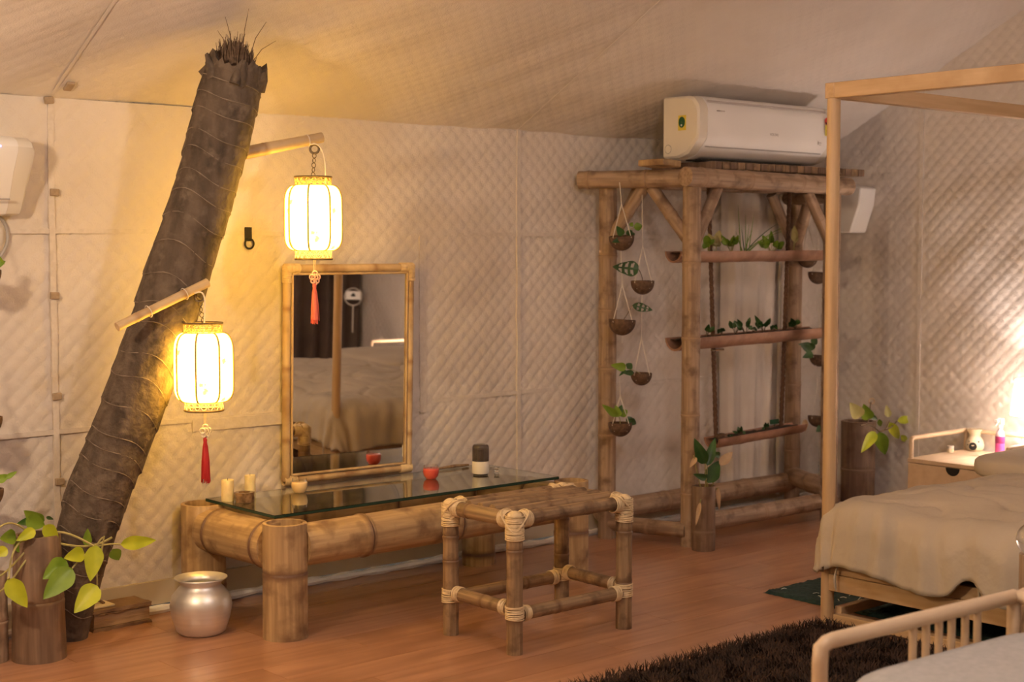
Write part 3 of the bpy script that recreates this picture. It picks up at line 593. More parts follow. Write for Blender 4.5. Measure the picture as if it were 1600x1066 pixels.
# ------------------------------------------------------------------ metal pot, old album
p = gz(308, 1000, 0) + Vector((.06, .075, 0)); o = thing('metal_water_pot', p, 'round brushed aluminium water pot with flared rim on the wooden floor', 'pot')
prof = [(.001, .001), (.075, .001), (.088, .012), (.104, .06), (.1125, .105), (.105, .14), (.085, .165), (.074, .176), (.073, .186), (.082, .196), (.096, .204)]
MB().lathe(prof + [(.095, .207), (.080, .199), (.069, .187), (.070, .176), (.083, .16), (.10, .135), (.105, .1), (.08, .02), (.001, .012)], p, 48).build('pot_body', M_alu, o, smooth=60)
alb0 = gz(146, 990, 0); alb1 = gz(237, 972, 0)
o = thing('rustic_album', alb0, 'old thick brown rough-edged album lying on the floor with a cream tag', 'book'); ex = (alb1 - alb0).normalized(); ey = Vector((-ex.y, ex.x, 0)); LA = (alb1 - alb0).length; WA = .19
Mo = Matrix(((ex.x, ey.x, 0, 0), (ex.y, ey.y, 0, 0), (0, 0, 1, 0), (0, 0, 0, 1)))
def slab_wavy(z0, z1, inset_, mat, nm, wob):
    n = 15; mb = MB(); ed = []
    def pt(u, v, z): q = alb0 + ex * u + ey * v; return Vector((q.x, q.y, z))
    per = [(LA * i / n, 0) for i in range(n)] + [(LA, WA * i / 7) for i in range(7)] + [(LA * (1 - i / n), WA) for i in range(n)] + [(0, WA * (1 - i / 7)) for i in range(7)]
    cen = Vector((LA / 2, WA / 2)); r = []
    for zz in (z0, z1):
        rr = []
        for u, v in per:
            d = Vector((u, v)) - cen; d = d * (1 - inset_ / d.length) if d.length else d; q = cen + d
            rr.append(pt(q.x + random.uniform(-wob, wob), q.y + random.uniform(-wob, wob), zz + random.uniform(-wob, wob) * .35 * (z0 > .001)))
        r.append(rr)
    mb.rings(r); mb.build(nm, mat, o, smooth=30)
slab_wavy(.0, .012, .0, M_book, 'back_cover', .005); slab_wavy(.014, .058, .009, M_bookp, 'page_block', .002); slab_wavy(.060, .066, .002, M_bookp, 'page_block', .005); slab_wavy(.067, .078, .0, M_book, 'front_cover', .004)
q = alb0 + ex * .055 + ey * .07 + UZ * .083
MB().box(q, (.10, .085, .008), Mo.to_3x3()).build('tag_card', M_tagc, o, bevel=.002)
MB().tube([q + UZ * .008 - ex * .02, q + UZ * .016, q + UZ * .012 + ex * .015, q + UZ * .006 + ex * .02 - ey * .015], .006, 6).build('tag_string', M_book, o)
# ------------------------------------------------------------------ leaves and plants
def leaf(name, A, B, wd, mat, parent, droop=.15, fold=.25, side=None, holes=False, shape='pothos', curl=0):
    A, B = Vector(A), Vector(B); ax = B - A; Ln = ax.length; ax.normalize()
    view = (CAM - A).normalized() if side is None else Vector(side).normalized()
    sd = ax.cross(view).normalized(); nr = sd.cross(ax).normalized(); R, Cc = (12, 6) if not holes else (18, 12); mb = MB(); vs, fs = [], []
    for i in range(R + 1):
        t = i / R
        if shape == 'pothos': wv = (math.sin(math.pi * min(1, t ** .72)) ** .8) * (1.08 - .25 * t) if 0 < t < 1 else 0
        elif shape == 'round': wv = math.sqrt(max(0, 1 - (2 * t - 1) ** 2))
        else: wv = math.sin(math.pi * t ** .85) ** .9 if 0 < t < 1 else 0
        for j in range(Cc + 1):
            s = j / Cc * 2 - 1; wob = 1 + .03 * math.sin(t * 14 + s * 3)
            vs.append(A + ax * Ln * t + sd * s * wd * wv * wob * .5 + nr * (abs(s) ** 1.4 * wd * .5 * wv * fold - droop * Ln * (t * t) + curl * Ln * math.sin(t * 3) - .012 * wd * math.cos(t * 40) * abs(s)))
    for i in range(R):
        for j in range(Cc):
            if holes and 2 <= i < R - 3 and j not in (0, 5, 6, Cc - 1) and (i // 2) % 2 == 0 and not (j in (1, 10) and i % 4 == 1): continue
            fs.append((i * (Cc + 1) + j, i * (Cc + 1) + j + 1, (i + 1) * (Cc + 1) + j + 1, (i + 1) * (Cc + 1) + j))
    mb.add(vs, fs); return mb.build(name, mat, parent, smooth=180)
def bez(pts, n=10):
    pts = [Vector(p) for p in pts]; out = []
    for f in np.linspace(0, 1, n):
        q = list(pts)
        while len(q) > 1: q = [q[i].lerp(q[i + 1], float(f)) for i in range(len(q) - 1)]
        out.append(q[0])
    return out
def stem(parent, pts, r, mat): MB().tube(bez(pts), r, 6).build('stem', mat, parent)
def pleaf(parent, a, b, wpx, Y, mat, dY=0, **k):
    A = gy(a[0], a[1], Y); B = gy(b[0], b[1], Y + dY); sc = (A - CAM).dot(_f) / FPX
    return leaf('leaf', A, B, wpx * sc, mat, parent, **k)
# bamboo planter with golden pothos beside the trunk
def bamboo_planter(base, h, r, mat, label, nodes, r2=None, tilt=(0, 0), broken=False):
    o = thing('bamboo_planter', base, label, 'planter'); culm('bamboo_section', base, base + Vector((tilt[0], tilt[1], h)), r, mat, o, nodes, open_top=True, r2=r2, n=30, bulge=1.03)
    MB().lathe([(r * .79, 0), (r * .5, .008), (.001, .012)], base + Vector((tilt[0], tilt[1], h - .05)), 18).build('soil', M_soil, o); return o
pb = gz(60, 1036, 0) + Vector((.03, .06, 0))
bamboo_planter(pb, .425, .092, M_pot_bam, 'wide brown bamboo section used as planter in front of the palm trunk', [.2], r2=.078, tilt=(.0, .0))
YP = pb.y
pl = thing('pothos_plant', pb + UZ * .39, 'golden pothos with large yellow-green leaves spilling from the bamboo planter beside the palm trunk', 'plant')
Yp0, Yp1 = YP - .03, YP - .14
cen = gy(75, 840, YP)
for (ctrl, r_) in (([(62, 850), (80, 810), (130, 845), (150, 855)], .004), ([(75, 845), (130, 860), (150, 855), (175, 840)], .004), ([(60, 850), (30, 830), (15, 860), (14, 905)], .0035), ([(60, 850), (20, 800), (5, 820), (-8, 830)], .0035), ([(50, 850), (15, 890), (5, 900), (-10, 905)], .0035), ([(60, 850), (20, 900), (15, 920), (-10, 930)], .0035)):
    stem(pl, [gy(x, y, YP - .03 - .03 * i) for i, (x, y) in enumerate(ctrl)], r_, M_stem)
for i, (a, b, wpx, mat, Yl) in enumerate([((188, 851), (246, 844), 22, M_leafy, Yp1), ((150, 852), (141, 909), 29, M_leafy, Yp1 - .03), ((152, 915), (117, 957), 34, M_leafy, Yp1 - .03), ((113, 888), (68, 936), 36, M_leafm, Yp1), ((104, 876), (67, 905), 30, M_leafm, Yp1 + .03), ((132, 864), (102, 872), 24, M_leafy, Yp1), ((136, 853), (137, 826), 14, M_leafm, Yp0), ((176, 858), (186, 876), 20, M_leafm, Yp1), ((12, 905), (43, 950), 30, M_leafy, Yp1), ((68, 822), (92, 843), 22, M_leafy, Yp0 - .03), ((66, 820), (40, 800), 24, M_leafm, Yp0), ((40, 812), (72, 822), 26, M_leafm, Yp0 - .02), ((55, 828), (26, 845), 18, M_leafy, Yp0 - .04), ((25, 838), (0, 842), 24, M_leafm, Yp0), ((22, 852), (44, 858), 18, M_leafm, Yp0), ((12, 858), (-8, 868), 18, M_leafy, Yp1), ((72, 808), (84, 812), 6, M_leafd, Yp0), ((60, 812), (28, 818), 16, M_leafd, Yp0 + .03), ((12, 735), (28, 738), 8, M_leafm, YP), ((2, 745), (16, 752), 12, M_leafd, YP)][:18]):
    pleaf(pl, a, b, wpx, Yl, mat, dY=random.uniform(-.04, .02), droop=random.uniform(.0, .12), fold=.22)
for a, b in (((150, 855), (188, 851)), ((148, 856), (150, 852)), ((150, 862), (152, 915)), ((145, 858), (113, 888)), ((150, 856), (161, 840)), ((158, 868), (163, 838)), ((14, 905), (12, 905))):
    A, B = gy(*a, Yp1), gy(*b, Yp1 - .01)
    if (A - B).length > .01: stem(pl, [A, A.lerp(B, .5) + UZ * .01, B], .003, M_stem)
# edge-of-frame neighbours on the left: a bamboo post and hanging shells
pp = gz(-24, 1042, 0) + Vector((.05, .05, 0)); culm('bamboo_post', pp, pp + UZ * .30, .05, M_bamr, None, open_top=True)
tag(bpy.data.objects['bamboo_post'], 'short weathered bamboo stump standing left of the pothos planter', 'post')
def coconut(c, R, label, group, tilt=0.0, string_to=None, hang=None):
    o = thing('coconut_hanging_planter', Vector(c) - UZ * R, label, 'planter', group); Mr = Matrix.Rotation(tilt, 3, 'Y')
    pr = [(R * 1.06 * math.sin(a), -R * 1.12 * math.cos(a)) for a in np.linspace(.02, 1.68, 10)]; pi = [(r * .9, z * .9 + .002) for r, z in reversed(pr)]
    MB().lathe(pr + pi, c, 22, (False, False), Mr).build('coconut_shell', M_coco, o, smooth=60)
    MB().lathe([(.001, .0), (R * .88, -.006)], Vector(c) - UZ * .004, 16, (False, False), Mr).build('soil', M_soil, o)
    if string_to:
        mb = MB(); T = Vector(string_to); kn = Vector((c[0], c[1], c[2] + min(.17, (T.z - c[2]) * .6)))
        for sx in (-1, 1):
            mb.tube([kn, Vector(c) + _r * sx * R * .75 - _fh * R * .72, Vector(c) + _r * sx * R * .55 - _fh * R * .7 - UZ * R * .55, Vector(c) - UZ * R * .93], .002, 5)
        mb.tube([kn, T], .0019, 5)
        if hang: mb.tube([Vector(c) - UZ * R * .9, Vector(c) - UZ * (R * .9 + hang)], .0011, 4)
        mb.build('string', M_string, o)
    return o
for k, (px, py, la) in enumerate([(-26, 425, 'upper'), (-24, 655, 'middle'), (-22, 768, 'lower')]):
    c = gy(px, py, 4.95); o = coconut(c, .055, 'coconut shell planter hung %s on strings below the left wall air conditioner' % ('high' if k == 0 else 'midway' if k == 1 else 'low'), 'coconut shells by the left post', 0, c + UZ * (.25 if k else .3), .02)
    for (a, b, wd) in ([((-10, 415), (10, 408), 12), ((-8, 400), (8, 414), 9)], [((-8, 640), (-2, 630), 9), ((-20, 640), (-10, 622), 9)], [((-6, 752), (16, 742), 14), ((8, 748), (28, 736), 8)])[k]: pleaf(o, a, b, wd, 4.93, M_leafm)
    stem(o, [c, c + _r * .03 + UZ * .03, gy(*[((-10, 415)), (-8, 640), (-6, 752)][k], 4.93)], .002, M_stemd)
# ------------------------------------------------------------------ bamboo plant rack
RFL, RBL, RFR, RBR = Vector((5.21, 4.68, 0)), Vector((5.06, 5.08, 0)), Vector((6.235, 4.65, 0)), Vector((6.47, 5.07, 0))
rk = thing('bamboo_plant_rack', (5.7, 4.87, 0), 'tall four-post weathered bamboo plant rack with braces standing by the corner', 'rack')
ZB = 1.705
posts = []
for p, top, nn in ((RFL, ZB - .02, [.25, .62, .98, 1.33]), (RBL, ZB - .02, [.2, .5, .82, 1.1, 1.36]), (RFR, ZB - .02, [.3, .7, 1.15, 1.45]), (RBR, ZB - .02, [.3, .66, .98, 1.3])):
    culm('post', p, p + UZ * top, .043, M_bamr, rk, nn, n=24, sag=random.uniform(-.008, .008))
zb = ZB + .015
lb0 = Vector((gy(905, 281, 5.15).x, 5.15, zb)); 
culm('top_beam', lb0, Vector((RFL.x - .02, RFL.y + .01, zb)), .042, M_bamr, rk, [.05, .33], n=24)
culm('top_beam', Vector((RFL.x - .085, RFL.y - .035, zb + .005)), Vector((RFR.x + .10, RFR.y - .025, zb - .01)), .045, M_bamr, rk, [.1, .42, .8, 1.08], n=24)
culm('top_beam', Vector((RBL.x + .06, RBL.y, zb)), Vector((RBR.x + .05, RBR.y, zb)), .036, M_bamr, rk, n=20)
culm('top_beam', Vector((RBR.x, RBR.y + .05, zb - .055)), Vector((RFR.x, RFR.y + .02, zb - .06)), .036, M_bamr, rk, n=20)
def brace(a, za, b, f, zb_, r=.028):
    d = (b - a); culm('brace', a + UZ * za + d.normalized() * .02, a + d.normalized() * f + UZ * zb_, r, M_bamr, rk, [.14], n=16)
brace(RBL, 1.45, RFL, .19, 1.69, .03); brace(RFL, 1.44, RBL, .20, 1.68, .03)
brace(RFL, 1.42, RFR, .17, 1.68); brace(RFR, 1.43, RFL, .2, 1.68); brace(RBR, 1.42, RBL, .2, 1.68); brace(RBR, 1.42, RFR, .2, 1.66, .032); brace(RBL, 1.42, RBR, .2, 1.68)
for nme, a, b, z0, r in (('base_rail', RFL + Vector((.06, .02, 0)), RFR + Vector((.08, .04, 0)), .095, .042), ('base_rail', RBL + Vector((-.03, .02, 0)), RBR + Vector((.1, .0, 0)), .13, .05), ('base_rail', RBL + Vector((.0, .0, 0)), RFL + Vector((-.02, -.0, 0)), .075, .036), ('base_rail', RBR, RFR, .16, .05)):
    culm(nme, a + UZ * z0, b + UZ * z0, r, M_bamr, rk, n=20)
# split-bamboo slats of the rack top, a rough board at their left end
x = 5.34; k = 0
while x < 6.5:
    MB().box((x + .027, 4.86, 1.786), (.05, .41, .036), Matrix.Rotation(random.uniform(-.05, .05), 3, 'Y')).build('top_slat', M_bamd if k % 2 else M_pot_bam, rk, bevel=.004); x += .056; k += 1
MB().box((gy(1028, 262, 4.75).x, 4.74, 1.785), (.12, .16, .03), Matrix.Rotation(.06, 3, 'Y')).build('rough_board', M_bam, rk, bevel=.005)
# hanging half-bamboo troughs on two ropes
def trough(a, b, r, label):
    A, B = Vector(a), Vector(b); o = thing('half_bamboo_trough', (A + B) / 2 - UZ * r, label, 'planter', None); M, Ln = frame(A, B)
    ax = (B - A).normalized(); side = Vector((0, 0, 1)).cross(ax).normalized(); upv = ax.cross(side); out = []
    for i in range(15):
        f = i / 14; c = A + ax * Ln * f; rr = r * (1.05 if i in (4, 9) else 1); row_ = []
        for j in range(11):
            t = math.pi + math.pi * j / 10; row_.append(c + side * rr * math.cos(t) + upv * rr * math.sin(t))
        for j in range(10, -1, -1):
            t = math.pi + math.pi * j / 10; row_.append(c + side * rr * .84 * math.cos(t) + upv * rr * .84 * math.sin(t))
        out.append(row_)
    MB().rings(out).build('half_culm', M_trough, o, smooth=50)
    mb = MB(); rw = []
    for i in range(25):
        c = A + ax * Ln * (.02 + .96 * i / 24); rw.append([c + side * r * .82 * s + upv * (-.008 + random.uniform(-.004, .006)) for s in np.linspace(-1, 1, 6)])
    mb.rings(rw, closed=False).build('soil', M_soil, o); return o, A, B, ax, side
YT = 4.86
t1, *_a = trough(gy(1052, 393, YT), gy(1283, 391, YT), .055, 'upper half-bamboo trough planted with grasses hanging in the rack'); T1 = _a
t2, *_a = trough(gy(1054, 529, YT), gy(1278, 511, YT), .062, 'middle half-bamboo trough with small dark seedlings hanging in the rack'); T2 = _a
t3, *_a = trough(gy(1112, 685, YT), gy(1249, 661, YT), .052, 'lowest half-bamboo trough with tiny succulents hanging in the rack'); T3 = _a
def rope(x0, y0, x1, y1, label):
    A, B = gy(x0, y0, YT + .035), gy(x1, y1, YT + .035); mb = MB()
    for k in range(3):
        n = int((A - B).length / .008); mb.tube([A.lerp(B, i / n) + Vector((.0058 * math.cos(i * .55 + k * 2.094), .0058 * math.sin(i * .55 + k * 2.094), 0)) for i in range(n + 1)], .0062, 6)
    o = mb.build('hanging_rope', M_rope, None, smooth=60); tag(o, label, 'rope')
rope(1107, 290, 1119, 690, 'thick twisted brown rope holding the troughs next to the front rack post')
rope(1234, 292, 1220, 678, 'thick twisted brown rope holding the troughs in front of the back rack post')
p = gy(1121, 547, YT + .03); MB().tube([p - UX * .045, p + UX * .045], .006, 6).build('peg', M_bamd, t2)
# plants in the troughs, each its own plant
def sprig(px, py, n, hpx, wpx, mat, Y, label, spread=1.0, shape='x', group=None, name='seedling', smat=None, lw=1):
    b = gy(px, py, Y); o = thing(name, b - UZ * .012, label, 'plant', group)
    for i in range(n):
        an = random.uniform(-1, 1) * spread; h = hpx * random.uniform(.55, 1.0); m_ = gy(px + math.sin(an) * h * .5, py - math.cos(an) * h * .5, Y + random.uniform(-.02, .02)); e = gy(px + math.sin(an) * h, py - math.cos(an) * h, Y + random.uniform(-.03, .02))
        stem(o, [b - UZ * .012, b.lerp(m_, .6), m_], .0014, smat or M_stemd); leaf('leaf', m_, e + (e - m_) * .3, wpx / 330, mat, o, droop=random.uniform(-.05, .2), fold=.3, shape=shape)
    return o
sprig(1108, 394, 3, 26, 13, M_leafm, YT - .01, 'small round-leaved green sprig at the left end of the upper trough', .7, 'round', smat=M_stem)
sprig(1118, 396, 4, 36, 15, M_leafp, YT - .005, 'pale yellow-green sprig against the front rope in the upper trough', .6, 'pothos', smat=M_stem)
sprig(1143, 393, 9, 27, 9, M_leafm, YT, 'bushy light green plant in the middle of the upper trough', .7, 'pothos', smat=M_stem)
sprig(1206, 393, 12, 26, 10, M_leafm, YT, 'bushy green plant near the back rope in the upper trough', 1.1, 'pothos', smat=M_stem)
sprig(1240, 391, 4, 34, 9, M_leafp, YT, 'upright yellow-green shoot at the right end of the upper trough', .3, 'lance', smat=M_stem)
gb = gy(1163, 394, YT); o = thing('grass_clump', gb - UZ * .012, 'clump of long thin grass blades leaning right in the upper trough', 'plant')
for (x1, y1, sag) in ((1153, 320, 0), (1158, 352, 0), (1170, 350, 0), (1178, 335, .1), (1215, 350, .2), (1226, 355, .25), (1222, 362, .25), (1200, 372, .2), (1165, 335, 0), (1150, 362, 0), (1176, 360, .1)):
    e = gy(x1, y1, YT + random.uniform(-.05, .03)); bs = gb + Vector((random.uniform(-.02, .02), random.uniform(-.01, .01), -.012)); P = bez([bs, bs.lerp(e, .5) + UZ * sag * .15, e], 9)
    MB().tube(P, [.0026] * 5 + [.002, .0016, .001, .0004], 5).build('blade', M_leafm if random.random() < .6 else M_leafd, o)
for i, (px, n, h, wd, lab) in enumerate([(1103, 6, 17, 7, 'leftmost'), (1128, 7, 9, 8, 'low spreading'), (1149, 8, 20, 7, 'spiky'), (1165, 8, 22, 7, 'tallest spiky'), (1177, 5, 9, 6, 'tiny'), (1193, 7, 20, 8, 'broad-leaved'), (1210, 5, 8, 8, 'flat'), (1243, 8, 14, 10, 'leafy')]):
    yy = 527 - (px - 1058) * .075
    sprig(px, yy, n, h, wd, M_leafd, YT, '%s dark green seedling in the middle trough of the rack' % lab, .9, 'lance')
for px, py, n, h, lab in ((1158, 680, 9, 13, 'rosette succulent in the middle of the lowest trough'), (1198, 672, 8, 11, 'small dark succulent towards the right of the lowest trough'), (1140, 684, 5, 6, 'tiny succulent near the left of the lowest trough')): sprig(px, py, n, h, 5, M_leafd, YT, lab, 1.2, 'lance')
c = gy(1128, 683, YT - .01); MB().lathe([(.03 * math.sin(a), -.02 * math.cos(a)) for a in np.linspace(.05, 3.1, 9)], c, 14).build('brown_stone', M_coco); tag(bpy.data.objects['brown_stone'], 'rounded brown stone at the left end of the lowest trough', 'stone')
p = gy(1210, 659, YT + .03); MB().box(p, (.07, .006, .024)).build('plant_tag', M_greens, None, bevel=.001); tag(bpy.data.objects['plant_tag'], 'dark green rectangular plant tag by the back rope at the lowest trough', 'plant tag')
MB().tube([p, gy(1210, 674, YT + .03)], .002, 5).build('tag_stake', M_greens, bpy.data.objects['plant_tag'])
# hanging coconut shells on the left side of the rack
YC = 4.90
def cpx(px, py, R, lab, grp, sx, sy, Y=YC, tilt=0, hang=None): c = gy(px, py, Y); return coconut(c, R, lab, grp, tilt, gy(sx, sy, Y), hang), c
G = 'coconut shells hanging at the left side of the rack'
o, c = cpx(971, 371, .056, 'topmost coconut shell with small round dark leaves hanging left in the rack', G, 968, 285, YC, -.1)
for a, b, wd, mt in (((973, 368), (964, 354), 12, M_leafd), ((975, 372), (958, 378), 10, M_leafd), ((980, 370), (994, 364), 12, M_leafd), ((978, 366), (990, 360), 8, M_leafd), ((990, 356), (1006, 352), 13, M_leafm), ((985, 354), (989, 347), 7, M_leafm), ((985, 374), (990, 366), 8, M_leafd)): pleaf(o, a, b, wd, YC - .03, mt)
stem(o, [c, c + UZ * .02, gy(990, 356, YC - .03)], .0016, M_stem)
o, c = cpx(1004, 441, .053, 'coconut shell with one large perforated leaf second from the rack beam', G, 1003, 285, YC, 0)
pleaf(o, (998, 421), (959, 417), 24, YC - .03, M_leafd, holes=True, droop=.05); stem(o, [c, c + UZ * .03, gy(998, 421, YC - .03)], .0022, M_stemd)
o, c = cpx(972, 502, .06, 'coconut shell with a narrow perforated leaf on a slanting stalk', G, 970, 385, YC, .08, .05)
pleaf(o, (988, 477), (1020, 485), 14, YC - .03, M_leafd, holes=True, droop=.0); stem(o, [c, c + _r * .02 + UZ * .02, gy(988, 477, YC - .03)], .002, M_stemd)
o, c = cpx(1002, 585, .048, 'small coconut shell with leaves trailing over its left rim', G, 1003, 455, YC, 0)
for a, b, wd, mt in (((978, 575), (957, 571), 14, M_leafm), ((980, 576), (988, 567), 12, M_leafd), ((990, 583), (973, 582), 9, M_leafd), ((978, 578), (968, 587), 5, M_leafd)): pleaf(o, a, b, wd, YC - .04, mt)
stem(o, [c, c - _r * .03 + UZ * .02, gy(979, 576, YC - .04)], .0018, M_stem)
o, c = cpx(969, 663, .053, 'lowest coconut shell cradled in looped white strings', G, 968, 590, YC, 0, .06)
for a, b, wd, mt in (((964, 650), (943, 634), 12, M_leafm), ((966, 652), (962, 634), 14, M_leafm), ((968, 650), (982, 640), 13, M_leafm), ((978, 658), (990, 652), 10, M_leafd), ((982, 656), (996, 664), 12, M_leafd), ((966, 648), (972, 632), 10, M_leafd)): pleaf(o, a, b, wd, YC - .03, mt)
stem(o, [c, c + UZ * .03, gy(966, 648, YC - .03)], .002, M_stem)
G2 = 'coconut shells hanging at the right side of the rack'; YC2 = 4.9
for px, py, R, lab, sy, lv in ((1262, 402, .052, 'coconut shell hanging behind the right end of the upper trough', 300, []), (1278, 428, .05, 'empty dark coconut shell hanging beside the right rack post', 300, []), (1280, 557, .05, 'coconut shell with round trailing leaves below the middle trough end', 470, [((1268, 548), (1254, 542), 12), ((1270, 552), (1256, 558), 12), ((1272, 546), (1262, 536), 11), ((1266, 540), (1250, 538), 9), ((1268, 538), (1278, 528), 12)]), (1277, 652, .048, 'lowest dark coconut shell beside the right rack post', 560, [((1284, 668), (1276, 674), 12), ((1286, 670), (1298, 682), 16)])):
    Yk = 5.0 if px == 1262 else 4.97
    o, c = cpx(px, py, R, lab, G2, px - 3, sy, Yk, .1, .05)
    for a, b, wd in lv: pleaf(o, a, b, wd, Yk - .05, M_leafd)
o = thing('dried_leaf_charm', gy(1258, 674, 4.9), 'small dry curled brown leaf hanging on a thread near the right rack post', 'dried leaf'); pleaf(o, (1258, 655), (1258, 675), 9, 4.9, M_dry, fold=.6); MB().tube([gy(1258, 655, 4.9), gy(1258, 640, 4.9)], .001, 4).build('thread', M_string, o)
# cables and a pale pipe hanging down the wall behind the rack
p = gy(1214, 600, 5.165); MB().tube([(p.x, 5.155, .05), (p.x, 5.155, 1.7)], .010, 10).build('drain_pipe', M_white); tag(bpy.data.objects['drain_pipe'], 'thin white drain pipe running down the wall behind the rack', 'pipe')
for k, (px, amp_) in enumerate([(1141, .05), (1180, .06), (1205, .045)]):                       # folds of the hanging inner sheet
    pass
p0, p1 = gy(1130, 300, 5.15), gy(1212, 300, 5.15); mb = MB(); rw = []
for i, z in enumerate(np.linspace(.16, 1.72, 14)):
    rw.append([Vector((p0.x + (p1.x - p0.x) * j / 40 * (.9 + .1 * z), 5.160 + .008 * math.sin(j * .42 + .5 * math.sin(z * 2)) + .003 * math.sin(j * 1.1 + z), z)) for j in range(41)])
mb.rings(rw, closed=False).build('canvas_drape', M_fab, None, smooth=180); tag(bpy.data.objects['canvas_drape'], 'off-white canvas sheet hanging in vertical folds behind the rack', 'curtain')
# ------------------------------------------------------------------ split air conditioners
def text_mesh(txt, size, mat, parent, M, name='lettering'):
    cu = bpy.data.curves.new('txt', 'FONT'); cu.body = txt; cu.size = size; cu.align_x = 'CENTER'; cu.align_y = 'CENTER'; cu.extrude = .0003
    t = bpy.data.objects.new('txt', cu); COL.objects.link(t); dg = bpy.context.evaluated_depsgraph_get(); me = bpy.data.meshes.new_from_object(t.evaluated_get(dg)); bpy.data.objects.remove(t)
    me.name = name; return finish(me, name, mat, parent, M, smooth=0)
def aircon(X0, X1, Yb, zb, H, D, label, deco=True):
    o = thing('air_conditioner', ((X0 + X1) / 2, Yb - D / 2, zb), label, 'air conditioner')
    pf = [(0, 0), (-.10, -.0), (-.155, .018), (-.19, .055), (-.218, .085), (-D, .12), (-D * 1.005, .22), (-D * .97, H - .045), (-D * .86, H - .015), (-D * .72, H - .003), (-.05, H), (0, H)]
    if not deco: pf = [(0, 0), (-.075, 0), (-.105, .006), (-.125, .03), (-.185, .15), (-.228, .215), (-.232, .235), (-.222, .252), (-.19, .268), (-.14, .274), (-.05, H), (0, H)]
    pf = [(y * D / .23, z) for y, z in pf]
    def sect(X, ins=0): return [Vector((X, Yb + (y if abs(y) < .001 else y + ins), zb + (z + (ins if z < H / 2 else -ins) if ins else z))) for y, z in pf]
    MB().rings([sect(X0 + .062), sect(X0 + .070), sect(X1 - .07), sect(X1 - .062)]).build('body', M_white, o, smooth=35)
    for a, b, c_ in ((X0, X0 + .010, X0 + .061), (X1, X1 - .010, X1 - .061)): MB().rings([sect(a, .012), sect(b, .003), sect(c_, .001)]).build('end_cap', M_cream, o, smooth=35)
    yq = Yb - D
    MB().box(((X0 + X1) / 2, Yb - .1915 * D / .23, zb + .055), (X1 - X0 - .16, .005, .005), Matrix.Rotation(.8, 3, 'X')).build('flap_line', M_grey, o)
    MB().box(((X0 + X1) / 2 - .03, Yb - .09, zb - .003), (X1 - X0 - .28, .10, .008)).build('air_outlet', M_black, o)
    MB().box(((X0 + X1) / 2, Yb - D * .92, zb + H - .030), (X1 - X0 - .14, .006, .009), Matrix.Rotation(-.75, 3, 'X')).build('intake_line', M_markl, o)
    if deco:
        nf = Matrix(((1, 0, 0, 0), (0, 0, -1, 0), (0, 1, 0, 0), (0, 0, 0, 1)))
        text_mesh('VOLTAS', .0175, M_print, o, Matrix.Translation(((X0 + X1) / 2 + .02, yq - .0035, zb + .128)) @ nf)
        # small print that is too blurred to read: plain marks of the same extent
        for dx, wd, mt in ((-.022, .022, M_print), (.008, .026, M_markl)): MB().box((X0 + .155 + dx, yq + .0015, zb + H - .072), (wd, .004, .0045)).build('print_mark', mt, o)
        for dx, dz, wd, hg in ((-.012, 0, .003, .018), (.002, .001, .02, .004), (.004, -.009, .012, .003)): MB().box((X1 - .135 + dx, yq - .0005, zb + .105 + dz), (wd, .003, hg)).build('print_mark', M_markl, o)
        ns_ = Matrix(((0, 0, -1, 0), (-1, 0, 0, 0), (0, 1, 0, 0), (0, 0, 0, 1)))
        MB().box((X0 - .001, Yb - D * .52, zb + H * .56), (.002, .048, .07)).build('sticker', M_yel, o, label='yellow sticker')
        MB().lathe([(.001, .003), (.022, .003), (.022, 0)], (0, 0, 0), 24).build('sticker_disc', M_greens, o, Matrix.Translation((X0 - .002, Yb - D * .52, zb + H * .57)) @ ns_ @ Matrix.Diagonal((.85, 1.15, 1, 1)), label='dark green oval emblem')
        MB().lathe([(.001, .0045), (.0045, .0045), (.0045, .003)], (0, 0, 0), 12).build('emblem_dot', M_white, o, Matrix.Translation((X0 - .002, Yb - D * .52, zb + H * .57 - .014)) @ ns_)
        MB().box((X1 - .078, yq - .003, zb + .17), (.03, .003, .055)).build('sticker', M_yel, o, label='yellow rating sticker'); MB().lathe([(.001, .003), (.02, .003), (.02, 0)], (0, 0, 0), 20).build('sticker_disc', M_red, o, Matrix.Translation((X1 - .078, yq - .002, zb + .215)) @ nf, label='red rating dial'); MB().box((X1 - .088, yq - .006, zb + .203), (.018, .003, .006), Matrix.Rotation(.7, 3, 'Y')).build('dial_pointer', M_black, o)
        MB().ring((X0 - .001, Yb - .03, zb + .045), (1, 0, 0), .02, .0012, 18, 4).build('knockout_mark', M_grey, o)
    return o
YA = 4.86; XA = gy(1037, 200, YA).x
aircon(XA, XA + 1.03, YA, gy(1037, 249, YA).z, .292, .225, 'white split air conditioner with green oval sticker on top of the plant rack')
pz = gy(44, 338, 5.1).z; XA2 = gy(56, 245, 4.97).x
aircon(XA2 - .9, XA2, 5.185, pz - .0, .275, .215, 'white split air conditioner on the wall left of the palm trunk', False)
p = gy(3, 228, 4.96); MB().box((p.x - .01, 5.185 - .2165, p.z), (.02, .003, .006)).build('status_display', M_led, bpy.data.objects['air_conditioner.001'])
P = gy(0, 340, 5.17); MB().tube(bez([(P.x - .02, 5.165, P.z + .02), (P.x + .06, 5.16, P.z - .05), (P.x + .02, 5.165, P.z - .14), (P.x - .06, 5.165, P.z - .18)], 14), .006, 8).build('drain_hose', M_grey, bpy.data.objects['air_conditioner.001'])
